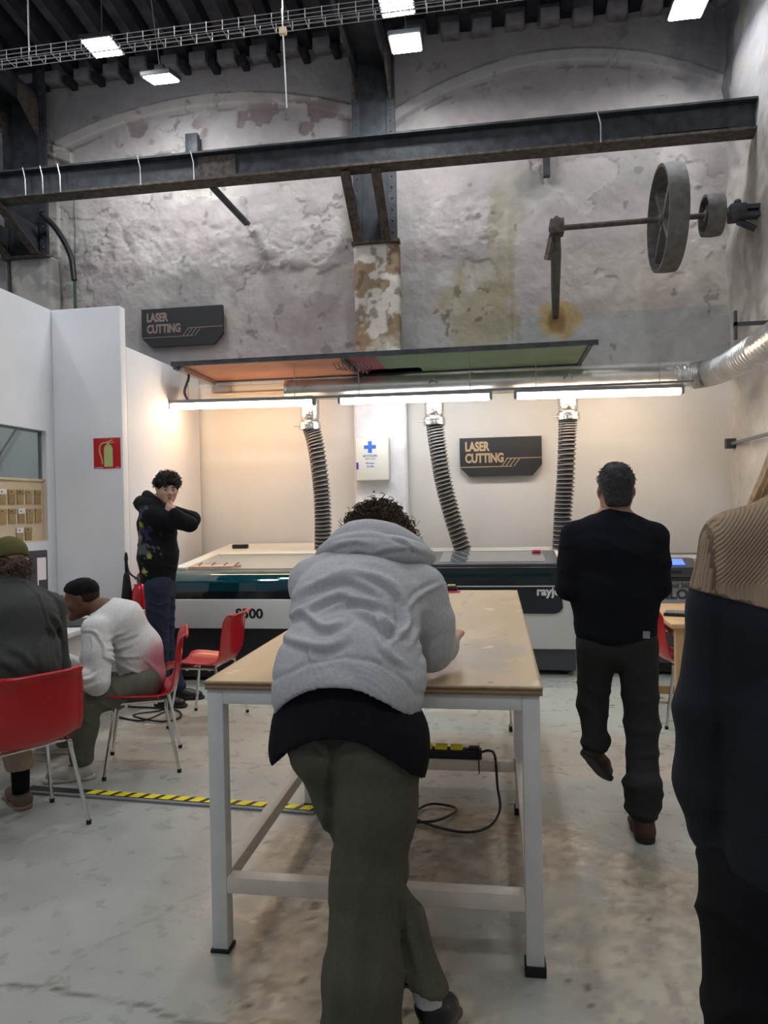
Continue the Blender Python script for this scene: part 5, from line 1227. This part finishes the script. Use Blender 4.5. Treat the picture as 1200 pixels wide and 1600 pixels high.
p3 = empty('person', (.74, 1.3, 0), 'woman in a beige and black sweater with long blond hair, cut by the right edge', 'person')
body(J, p3, M_skinL, hands=[(J['wrL'], (.1, .3, -.9), (-1, 0, 0), 1, .5, .9), (J['wrR'], (-.1, .3, -.9), (1, 0, 0), -1, .5, .9)], headsc=.95)
side = J['shR']-J['shL']; lo, hi = bounds([J[k] for k in ('pelvis', 'shL', 'shR', 'elL', 'elR', 'wrR', 'wrL', 'neck')], .22); F = Field(.008, lo, hi)
F.chain([J['pelvis']+V3(0, 0, -.0), J['waist'], J['chest'], J['neck']+(J['chest']-J['neck'])*.42], [.135, .128, .128, .085], .05, side, [1.42, 1.35, 1.38, 1.4])
F.cone(J['neck']+V3(0, 0, -.02), J['neck']+V3(0, 0, .05), .085, .062, .05)
for s in 'LR':
    sg = -1 if s == 'L' else 1
    F.cone(J['neck']+V3(0, 0, -.02), J['sh'+s]+V3(0, 0, .008), .062, .050, .05)
    F.chain([J['sh'+s], J['sh'+s].lerp(J['el'+s], .4), J['el'+s]+V3(-sg*.006, 0, 0), J['el'+s].lerp(J['wr'+s], .5), J['el'+s].lerp(J['wr'+s], .88), J['wr'+s]+V3(0, 0, .005)], [.058, .058, .056, .066, .048, .030], .02)
F.cut(J['neck']+V3(0, 0, .05), (0, 0, 1)); F.cut(J['pelvis']+V3(0, 0, -.02), (0, 0, -1))
zb = P_(1150, 948, Y-.1).z
def knit(P):
    w = .0045*np.sin(P[:, 2]*0+P[:, 0]*10); q = np.ones((len(P), 1))
    edge = P[:, 2]+.25*(P[:, 0]-A3(J['shL'])[0])
    t = sst(zb+.004, zb-.004, edge)[:, None]; return A3((.36, .255, .175))*(1-t)+A3((.010, .012, .018))*t
def ribu(P):
    sL = A3(J['shL']); eL = A3(J['elL']); inner = P[:, 0] > P_(1131, 880, Y-.09).x
    up_ = np.clip(P[:, 2]-zb-.03, 0, 1)
    return np.where(inner, 1.6*(P[:, 0]-up_*.80), .10*np.arctan2(P[:, 1]-sL[1], P[:, 0]-sL[0]-.0+.0))
M_knit = mat('two_tone_knit', (.3, .2, .1), .95)
nt = M_knit.node_tree; N_ = nt.nodes
at_ = N_.new('ShaderNodeAttribute'); at_.attribute_name = 'U'
m1 = N_.new('ShaderNodeMath'); m1.operation = 'MULTIPLY'; m1.inputs[1].default_value = 2*PI/.0098; nt.links.new(at_.outputs['Fac'], m1.inputs[0])
m2 = N_.new('ShaderNodeMath'); m2.operation = 'SINE'; nt.links.new(m1.outputs[0], m2.inputs[0])
m3 = N_.new('ShaderNodeMath'); m3.operation = 'ABSOLUTE'
ns = N_.new('ShaderNodeTexNoise'); ns.inputs['Scale'].default_value = 330; tc_ = N_.new('ShaderNodeTexCoord'); nt.links.new(tc_.outputs['Object'], ns.inputs['Vector'])
m4 = N_.new('ShaderNodeMath'); m4.operation = 'MULTIPLY_ADD'; m4.inputs[1].default_value = .9; nt.links.new(ns.outputs[0], m4.inputs[0]); nt.links.new(m2.outputs[0], m4.inputs[2])
ae_ = N_.new('ShaderNodeAttribute'); ae_.attribute_name = 'E'
me_ = N_.new('ShaderNodeMapRange'); me_.inputs[1].default_value = -.0015; me_.inputs[2].default_value = .0015; nt.links.new(ae_.outputs['Fac'], me_.inputs[0])
mc_ = N_.new('ShaderNodeMix'); mc_.data_type = 'RGBA'; mc_.inputs[6].default_value = (.010, .012, .018, 1); mc_.inputs[7].default_value = (.37, .26, .175, 1)
nt.links.new(me_.outputs[0], mc_.inputs[0]); nt.links.new(mc_.outputs[2], N_['Principled BSDF'].inputs['Base Color'])
bp_ = N_.new('ShaderNodeBump'); bp_.inputs['Strength'].default_value = .8; bp_.inputs['Distance'].default_value = .0015
nt.links.new(m4.outputs[0], bp_.inputs['Height']); nt.links.new(bp_.outputs[0], N_['Principled BSDF'].inputs['Normal'])
seamx = P_(1131, 880, Y-.09).x
sw = F.mesh('sweater', M_knit, p3, disp=lambda P: f1(P)*.6-.008*np.exp(-((P[:, 0]-seamx)/.008)**2)*(P[:, 1] < A3(J['shL'])[1])*(P[:, 2] > .9), colf=knit, smooth=1)
co_ = np.empty(len(sw.data.vertices)*3, np.float32); sw.data.vertices.foreach_get('co', co_)
ua = sw.data.attributes.new('U', 'FLOAT', 'POINT'); cc_ = co_.reshape(-1, 3); ea = sw.data.attributes.new('E', 'FLOAT', 'POINT'); ea.data.foreach_set('value', (cc_[:, 2]+.25*(cc_[:, 0]-A3(J['shL'])[0])-zb).astype(np.float32)); ua.data.foreach_set('value', (ribu(cc_)*(cc_[:, 2]+.25*(cc_[:, 0]-A3(J['shL'])[0]) > zb-.002)).astype(np.float32))
lo, hi = bounds([J[k] for k in ('pelvis', 'hipL', 'hipR', 'knL', 'knR', 'anL', 'anR')], .2); F = Field(.01, lo, hi)
F.cone(J['pelvis'], J['pelvis']+V3(0, 0, -.08), .115, .125, .05, side, 1.4)
for s in 'LR': F.chain([J['hip'+s], J['kn'+s], J['an'+s]], [.112, .095, .10], .03)
F.cut(V3(0, 0, .05), (0, 0, -1)); F.mesh('trousers', fabric('black_trouser_cloth', (.010, .010, .011)), p3, disp=g1)
for s in 'LR': shoe(p3, V3(J['an'+s].x, J['an'+s].y-.06, 0), V3(J['toe'+s].x, J['toe'+s].y+.04, 0), J['an'+s], M_shoeK, M_soled)
hm = MB(); rn = random.Random(4)
hc = J['head']+V3(0, -.02, .03)
for i in range(520):
    if i % 2:       # left curtain falling in front of the shoulder
        v = rn.uniform(0, 1); w_ = rn.uniform(0, 1); o = lambda a: a+w_*26+rn.uniform(-1.5, 1.5)
        q = [P_(o(1232), 640, Y+.03), P_(o(1212), 690, Y+.01+.05*v), P_(o(1194), 740, Y+.02+.06*v), P_(o(1172), 790, Y+.04+.07*v), P_(o(1158), 840, Y+.09+.05*v), P_(o(1156), 900+40*v, Y+.13+.03*v)]
        hm.tube(bez([hc+V3(-.01, 0, .098)]+q, 12), [.005, .006, .006, .006, .006, .006, .006, .006, .005, .005, .004, .003, .001], 4)
    else:
        a = rn.uniform(-PI*.95, -PI*.0); ph = rn.uniform(0, 1); c_, s_ = math.cos(a), math.sin(a)
        hm.tube(bez([hc+V3(0, 0, .10), hc+V3(.084*c_, .10*s_, .05), hc+V3(.098*c_, .115*s_, -.05), hc+V3(.095*c_+.02, .12*s_, -.14), hc+V3(.085*c_+.03, .14*s_-.02, -.22-.05*ph)], 9), [.005, .006, .006, .006, .006, .006, .006, .005, .004, .001], 4)
local(p3, hm.build('long_hair', M_blond, p3))
F = Field(.008, *bounds([hc], .2)); F.ell(hc, (.085, .102, .092), None, .01); F.cut(hc+V3(0, .06, 0), (0, 1, .2)); F.mesh('hair', M_blond, p3)

# ---------- P4: young man standing by the left cutter
Y = 5.48
J = dict(pelvis=P_(249, 905, Y), waist=P_(249, 868, Y), chest=P_(246, 815, Y-.02), neck=P_(244, 786, Y), shL=P_(258, 800, Y+.15), shR=P_(240, 805, Y-.17),
         elL=P_(301, 811, Y+.02), elR=P_(296, 819, Y-.16), wrL=P_(276, 799, Y-.04), wrR=P_(271, 801, Y-.20), hipL=P_(254, 915, Y+.08), hipR=P_(246, 915, Y-.08),
         knL=P_(257, 1010, Y+.13), knR=P_(248, 1010, Y-.07), anL=V3(-2.60, 5.62, .09), anR=V3(-2.64, 5.42, .09), toeL=V3(-2.44, 5.66, .03), toeR=V3(-2.48, 5.40, .03),
         head=P_(262, 764, Y-.04), R=frame((.55, -.80, -.12), (.05, 0, 1)))
p4 = empty('person', (-2.6, 5.5, 0), 'young man in a black hoodie and jeans standing beside the large left cutter', 'person')
body(J, p4, M_skinL, h=.007, hands=[(J['wrR'], (-.7, .3, .35), (-.1, -.9, 0), 1, .9, .95), (J['wrL'], (-.8, -.1, .3), (0, .9, .2), -1, .9, .95)])
eyes(J, p4); brows(J, M_hairK, p4)
side = J['shR']-J['shL']; lo, hi = bounds([J[k] for k in ('pelvis', 'shL', 'shR', 'elL', 'elR', 'wrR', 'wrL', 'neck')], .22); F = Field(.0085, lo, hi)
F.chain([J['pelvis']+V3(-.01, 0, .02), J['waist']+V3(-.01, 0, 0), J['chest'], J['neck']+(J['chest']-J['neck'])*.6], [.138, .150, .145, .105], .05, side, [1.2, 1.2, 1.25, 1.3])
for s in 'LR':
    F.cone(J['neck']+V3(0, 0, -.06), J['sh'+s], .07, .075, .05)
    F.chain([J['sh'+s], J['el'+s]], [.078, .062], .03); F.chain([J['el'+s], J['el'+s].lerp(J['wr'+s], .92)], [.06, .044], .02)
q = bez([P_(252, 793, Y-.14), P_(232, 790, Y-.14), P_(221, 788, Y-.05), P_(224, 784, Y+.05), P_(250, 787, Y+.12)], 14); F.chain(q, [.030+.020*math.sin(PI*i/14) for i in range(15)], .03)
q = bez([P_(248, 784, Y-.10), P_(234, 777, Y-.08), P_(230, 773, Y), P_(244, 780, Y+.08)], 10); F.chain(q, [.016+.014*math.sin(PI*i/10) for i in range(11)], .03)
F.cut(J['pelvis']+V3(0, 0, -.03), (0, 0, -1))
prn = [A3(P_(*q, Y-.14)) for q in ((222, 806), (226, 820), (220, 838), (232, 836), (224, 858), (231, 872), (237, 872), (228, 890))]
pcol = [(.06, .07, .10), (.34, .38, .05), (.26, .20, .10), (.04, .04, .09), (.10, .11, .11), (.28, .28, .20), (.34, .38, .08), (.40, .42, .12)]
prr = [.055, .030, .045, .06, .075, .022, .022, .022]
def hcol(P):
    c = np.tile(A3((.010, .011, .013)), (len(P), 1)); no = n3(P, 26, 2); n2_ = n3(P, 60, 12)
    for p, cc, r in zip(prn, pcol, prr):
        d = np.sqrt((P[:, 0]-p[0])**2+(P[:, 2]-p[2])**2)/r+(no-.5)*4.5+(n2_-.5)*3; k = (sst(1.0, .7, d)*(P[:, 1] < Y+.1))[:, None]*.9; c = c*(1-k)+A3(cc)*k
    return c
F.mesh('hoodie', fabric('black_hoodie_print', (.01, .01, .01), attr=True), p4, disp=folds(22, .006, (.3, .2, .9), 51, 2, 6), colf=hcol)
lo, hi = bounds([J[k] for k in ('pelvis', 'hipL', 'hipR', 'knL', 'knR', 'anL', 'anR')], .2); F = Field(.009, lo, hi)
F.cone(J['pelvis']+V3(0, 0, .02), J['pelvis']+V3(0, 0, -.07), .118, .115, .05, side, 1.25)
for s in 'LR': F.chain([J['hip'+s], J['kn'+s], J['kn'+s].lerp(J['an'+s], .5), J['an'+s]+V3(0, 0, .02)], [.105, .078, .066, .062], .03)
F.mesh('jeans', fabric('dark_blue_denim', (.028, .036, .062)), p4, disp=folds(30, .008, (.2, .2, .95), 53, 2.2, 7))
for s in 'LR': shoe(p4, V3(J['an'+s].x-.07, J['an'+s].y-.0, 0), V3(J['toe'+s].x+.05, J['toe'+s].y, 0), J['an'+s], M_shoeK, M_soled)
R = J['R']; hc = J['head']+R@V3(0, -.02, .045)
F = Field(.006, *bounds([hc], .18)); F.ell(hc, (.093, .104, .088), R, .01); F.ell(hc+R@V3(0, .075, .010), (.070, .030, .032), R, .02); F.ell(J['head']+R@V3(0, -.07, -.03), (.068, .045, .06), R, .03)
F.ell(J['head']+R@V3(0, .09, -.045), (.075, .055, .062), R, .008, sub=True)
F.mesh('hair', M_hairK, p4, disp=lambda P: (n3(P, 45, 3)-.5)*.035)
curls(ellsurf(hc, (.094, .106, .088), R, lambda v: v.z > -.1 or v.y < -.2), 330, .0035, .035, .009, mat('near_black_brown_hair', (.022, .016, .015), .4), p4, 15)

# ---------- P5: man in white shirt, seated in profile
f5 = V3(-.915, -.40, 0).normalized(); s5 = V3(-f5.y, f5.x, 0)      # s5: towards his left is -(...)
c5 = V3(-2.16, 4.18, 0)
J = dict(pelvis=P_(224, 1058, 4.22), waist=P_(215, 1015, 4.22), chest=P_(187, 972, 4.17), neck=P_(160, 952, 4.13), shL=P_(150, 985, 3.96), shR=P_(165, 972, 4.30),
         elL=P_(152, 1068, 3.84), elR=P_(140, 1050, 4.40), wrL=P_(104, 1052, 3.72), wrR=P_(104, 1030, 4.30), hipL=P_(222, 1070, 4.12), hipR=P_(226, 1062, 4.32),
         knL=P_(136, 1098, 3.90), knR=P_(135, 1085, 4.25), anL=P_(127, 1188, 3.90), anR=P_(103, 1160, 4.32), head=P_(126, 936, 4.08), R=frame((-.88, -.35, -.20), (-.15, 0, 1)))
J['toeL'] = V3(J['anL'].x-.17, J['anL'].y-.07, .03); J['toeR'] = V3(J['anR'].x-.16, J['anR'].y-.02, .03)
p5 = empty('person', (-2.3, 4.1, 0), 'seated man in a white long-sleeved shirt with short black hair, bent forward in profile', 'person')
body(J, p5, M_skinD, h=.006, hands=[(J['wrL'], (-.8, .1, -.2), (0, 0, 1), 1, .6), (J['wrR'], (-.8, -.1, -.1), (0, 0, 1), -1, .6)], nose=1.1)
eyes(J, p5); brows(J, M_hairK, p5, lip=(.12, .04, .035))
side = J['shR']-J['shL']; lo, hi = bounds([J[k] for k in ('pelvis', 'shL', 'shR', 'elL', 'elR', 'wrR', 'wrL', 'neck')], .2); F = Field(.007, lo, hi)
F.chain([J['pelvis'], J['waist'], J['chest'], J['neck']+(J['chest']-J['neck'])*.5], [.135, .142, .138, .10], .05, side, [1.25, 1.25, 1.3, 1.3])
F.cone(J['neck']+(J['chest']-J['neck'])*.3, J['neck'], .07, .062, .04)
for s in 'LR':
    F.cone(J['neck'].lerp(J['chest'], .4), J['sh'+s], .075, .075, .05); F.chain([J['sh'+s], J['sh'+s].lerp(J['el'+s], .5), J['el'+s]], [.085, .086, .070], .025); F.chain([J['el'+s], J['el'+s].lerp(J['wr'+s], .95)], [.066, .042], .02)
F.cut(J['neck']+(J['neck']-J['chest']).normalized()*.02, (J['neck']-J['chest'])+V3(0, 0, .05)); F.cut(V3(0, 0, .475), (0, 0, -1))
ctr = A3(P_(246, 1050, 4.10))
def wcol(P):
    d = np.sqrt(((P[:, 0]-ctr[0])/.12)**2+((P[:, 2]-ctr[2]+.02)/.17)**2)+(n3(P, 12, 4)-.5)*.8; k = (sst(1.3, .5, d)*.75)[:, None]
    return A3((.66, .65, .64))*(1-k)+A3((.62, .20, .25))*k
WF = [([(128, 985), (147, 987), (163, 998)], .7, 2.5), ([(147, 988), (160, 1005), (163, 1027)], 1.3, 2.5), ([(162, 1025), (180, 1033), (203, 1045), (232, 1058)], 1.5, 3), ([(167, 1013), (187, 1013), (208, 1006)], .9, 3), ([(170, 1022), (195, 1026), (222, 1026)], .9, 3), ([(168, 1000), (183, 992), (196, 988)], .9, 3), ([(185, 1000), (200, 996), (215, 990)], .6, 3), ([(142, 992), (146, 1010), (140, 1030)], .8, 3), ([(132, 995), (130, 1015), (124, 1035)], .6, 3), ([(155, 1050), (140, 1060), (124, 1062)], 1, 3), ([(152, 1068), (136, 1074), (120, 1074)], 1, 3), ([(200, 1050), (222, 1066), (246, 1074)], 1, 3), ([(226, 1030), (240, 1044), (250, 1056)], .7, 3)]
F.mesh('white_shirt', fabric('white_jersey', (.6, .6, .6), attr=True), p5, colf=wcol, disp=lambda P: folds(15, .006, (.75, -.1, .65), 61, 1.5, 3)(P)+imgfolds(*proj(P), WF)*.011)
lo, hi = bounds([J[k] for k in ('pelvis', 'hipL', 'hipR', 'knL', 'knR', 'anL', 'anR')], .2); F = Field(.008, lo, hi)
F.cone(J['hipL'], J['hipR'], .115, None, .04); F.cut(J['pelvis']+V3(0, 0, .1), (0, 0, 1))
for s in 'LR': F.chain([J['hip'+s], J['hip'+s].lerp(J['kn'+s], .5), J['kn'+s], J['kn'+s].lerp(J['an'+s], .5), J['an'+s]+V3(0, 0, .02)], [.10, .090, .082, .075, .068], .025)
F.cut(V3(0, 0, .455), (0, 0, -1)) if False else None
F.mesh('trousers', fabric('khaki_green_cotton', (.135, .135, .105)), p5, disp=lambda P: folds(26, .010, (.7, .2, .7), 71, 2.3, 6)(P))
M_sneak = mat('white_sneaker', (.50, .48, .44), .6, noise=.25, nscale=14, bump=.2, bscale=40)
for s in 'LR': 
    a = J['an'+s]; d = nrm(J['toe'+s]-V3(a.x, a.y, .03)); shoe(p5, V3(a.x, a.y, 0)-d*.075, V3(a.x, a.y, 0)+d*.215, V3(a.x, a.y, .085), M_sneak, M_solew, name='sneaker')
R = J['R']; hc = J['head']+R@V3(0, -.020, .045)
F = Field(.005, *bounds([hc], .17)); F.ell(hc, (.080, .100, .082), R, .01); F.ell(hc+R@V3(0, .05, .018), (.064, .052, .052), R, .02); F.cut(J['head']+R@V3(0, -.0, .022), R@V3(0, .55, -1)); F.cut(J['head']+R@V3(0, .098, .05), R@V3(0, 1, -.25))
F.mesh('hair', M_hairK, p5, disp=lambda P: (n3(P, 90, 3)-.5)*.006)
F = Field(.005, *bounds([hc], .17)); F.ell(J['head']+R@V3(0, -.018, .02), (.0772, .0968, .082), R, .01); F.cut(J['head']+R@V3(0, .02, .0), R@V3(0, 1, .1)); F.cut(J['head']+R@V3(0, 0, -.035), R@V3(0, .35, -1)); F.ell(J['head']+R@V3(.08, .0, -.005), (.03, .026, .038), R, .004, sub=True); F.ell(J['head']+R@V3(-.08, .0, -.005), (.03, .026, .038), R, .004, sub=True)
F.mesh('faded_sides', mat('cropped_hair_fade', (.045, .024, .016), .8, spec=.15, noise=.3, nscale=200), p5)

# ---------- P6: person in a cap, seated with the back to us
J = dict(pelvis=P_(20, 1085, 3.20), waist=P_(22, 1040, 3.22), chest=P_(22, 965, 3.28), neck=P_(14, 910, 3.34), shL=P_(-48, 955, 3.12), shR=P_(76, 950, 3.48),
         elL=P_(-70, 1050, 3.15), elR=P_(88, 1045, 3.56), wrL=P_(-90, 1000, 3.45), wrR=P_(64, 1010, 3.75), hipL=P_(-15, 1095, 3.15), hipR=P_(45, 1090, 3.32),
         knL=V3(-2.86, 3.42, .52), knR=V3(-2.68, 3.62, .52), anL=V3(-2.75, 3.30, .12), anR=V3(-2.52, 3.50, .11), head=P_(12, 880, 3.38), R=frame((-.80, .58, -.12), (0, 0, 1)))
J['toeL'] = V3(-2.88, 3.38, .03); J['toeR'] = V3(-2.62, 3.58, .03)
p6 = empty('person', (-2.45, 3.3, 0), 'seated person in an olive cap and charcoal fleece, cut by the left edge', 'person')
body(J, p6, M_skinL, h=.009, hands=[(J['wrR'], (-.9, .4, 0), (0, 0, 1), 1, .5), (J['wrL'], (-.8, .5, 0), (0, 0, 1), -1, .5)])
side = J['shR']-J['shL']; lo, hi = bounds([J[k] for k in ('pelvis', 'shL', 'shR', 'elL', 'elR', 'wrR', 'wrL', 'neck')], .22); F = Field(.0085, lo, hi)
F.chain([J['pelvis'], J['waist'], J['chest'], J['neck']+(J['chest']-J['neck'])*.4], [.145, .150, .145, .10], .05, side, [1.4, 1.4, 1.42, 1.4])
F.cone(J['neck']+V3(0, 0, -.03), J['neck']+V3(0, 0, .06), .088, .080, .012)
for s in 'LR':
    F.cone(J['neck']+V3(0, 0, -.07), J['sh'+s], .07, .080, .05); F.chain([J['sh'+s], J['el'+s]], [.082, .070], .025); F.chain([J['el'+s], J['el'+s].lerp(J['wr'+s], .9)], [.068, .045], .02)
F.cut(J['neck']+V3(0, 0, .045), (0, 0, 1)); F.cut(V3(0, 0, .47), (0, 0, -1))
JF = [([(38, 908), (60, 930), (74, 965), (83, 1010), (86, 1050)], .7, 2), ([(44, 906), (70, 920), (92, 940), (100, 965)], .6, 2), ([(80, 958), (92, 975), (98, 1000)], 1.4, 4), ([(72, 975), (86, 990), (92, 1012)], 1.2, 4), ([(70, 1000), (60, 1020), (66, 1045)], 1, 5), ([(10, 1010), (35, 1022), (60, 1046)], .9, 6), ([(-5, 1030), (15, 1040), (35, 1056)], .8, 6), ([(0, 908), (25, 906), (45, 910)], .8, 2.5), ([(96, 985), (90, 1010), (97, 1035)], 1, 4)]
fl = F.mesh('fleece_jacket', fabric('charcoal_fleece', (.058, .062, .060), bump=.4, bscale=200), p6, disp=lambda P: folds(13, .006, (-.5, .2, .8), 81, 1.6, 3)(P)+imgfolds(*proj(P), JF)*.010)
lo, hi = bounds([J[k] for k in ('hipL', 'hipR', 'knL', 'knR', 'anL', 'anR')], .2); F = Field(.009, lo, hi)
F.cone(J['hipL'], J['hipR'], .11, None, .04)
for s in 'LR': F.chain([J['hip'+s], J['kn'+s], J['an'+s]+V3(0, 0, .10)], [.10, .082, .068], .025)
F.cut(J['pelvis']+V3(0, 0, .1), (0, 0, 1)); F.cut(V3(0, 0, .20), (0, 0, -1))
F.mesh('trousers', fabric('beige_cotton', (.34, .27, .19)), p6, disp=folds(26, .006, (.3, .3, .8), 85, 2, 6))
M_taupe = mat('taupe_sneaker', (.15, .105, .08), .7, bump=.3, bscale=60)
for s in 'LR':
    a = J['an'+s]; F = Field(.006, *bounds([a], .17)); F.cone(a+V3(0, 0, -.02), a+V3(0, 0, .12), .043, .047, .02); F.mesh('sock', fabric('navy_sock', (.008, .009, .014)), p6)
    d = nrm(J['toe'+s]-V3(a.x, a.y, .03)); o = shoe(p6, V3(a.x, a.y, 0)-d*.08, V3(a.x, a.y, 0)+d*.21, V3(a.x, a.y, .075), M_taupe, mat('beige_ribbed_sole', (.30, .20, .15), .7), name='sneaker')
R = J['R']; hc = J['head']+R@V3(0, -.02, .03)
F = Field(.006, *bounds([hc], .19)); F.ell(hc+R@V3(0, 0, .018), (.092, .110, .090), R, .01); F.cut(J['head']+R@V3(0, 0, .018), R@V3(0, -.12, -1))
cp = F.mesh('cap', fabric('olive_cap_twill', (.105, .10, .035)), p6, disp=lambda P: (n3(P, 14, 3)-.5)*.008)
F = Field(.005, *bounds([J['head']+R@V3(0, .12, .03)], .15)); F.ell(J['head']+R@V3(0, .115, .028), (.070, .060, .007), R, .004); b_ = F.mesh('cap_brim', MATS['olive_cap_twill'], cp)
F = Field(.006, *bounds([hc], .19)); F.ell(J['head']+R@V3(0, -.035, -.02), (.090, .088, .078), R, .01); F.cut(J['head']+R@V3(0, 0, .04), R@V3(0, 0, 1)); F.cut(J['head']+R@V3(0, .03, 0), R@V3(0, 1, 0))
M_hb = mat('mid_brown_hair', (.10, .058, .035), .5, noise=.3, nscale=60)
F.mesh('hair', M_hb, p6, disp=lambda P: (n3(P, 40, 3)-.5)*.035)
curls(ellsurf(J['head']+R@V3(0, -.03, -.02), (.090, .092, .075), R, lambda v: v.z < .5 and v.y < .5), 300, .0028, .05, .008, M_hb, p6, 25, 'wavy_locks', (.4, 1.1))
for k in (-1, 1):
    q = [J['neck']+(J['sh'+('R' if k > 0 else 'L')]-J['neck'])*t for t in (.35, .8)]
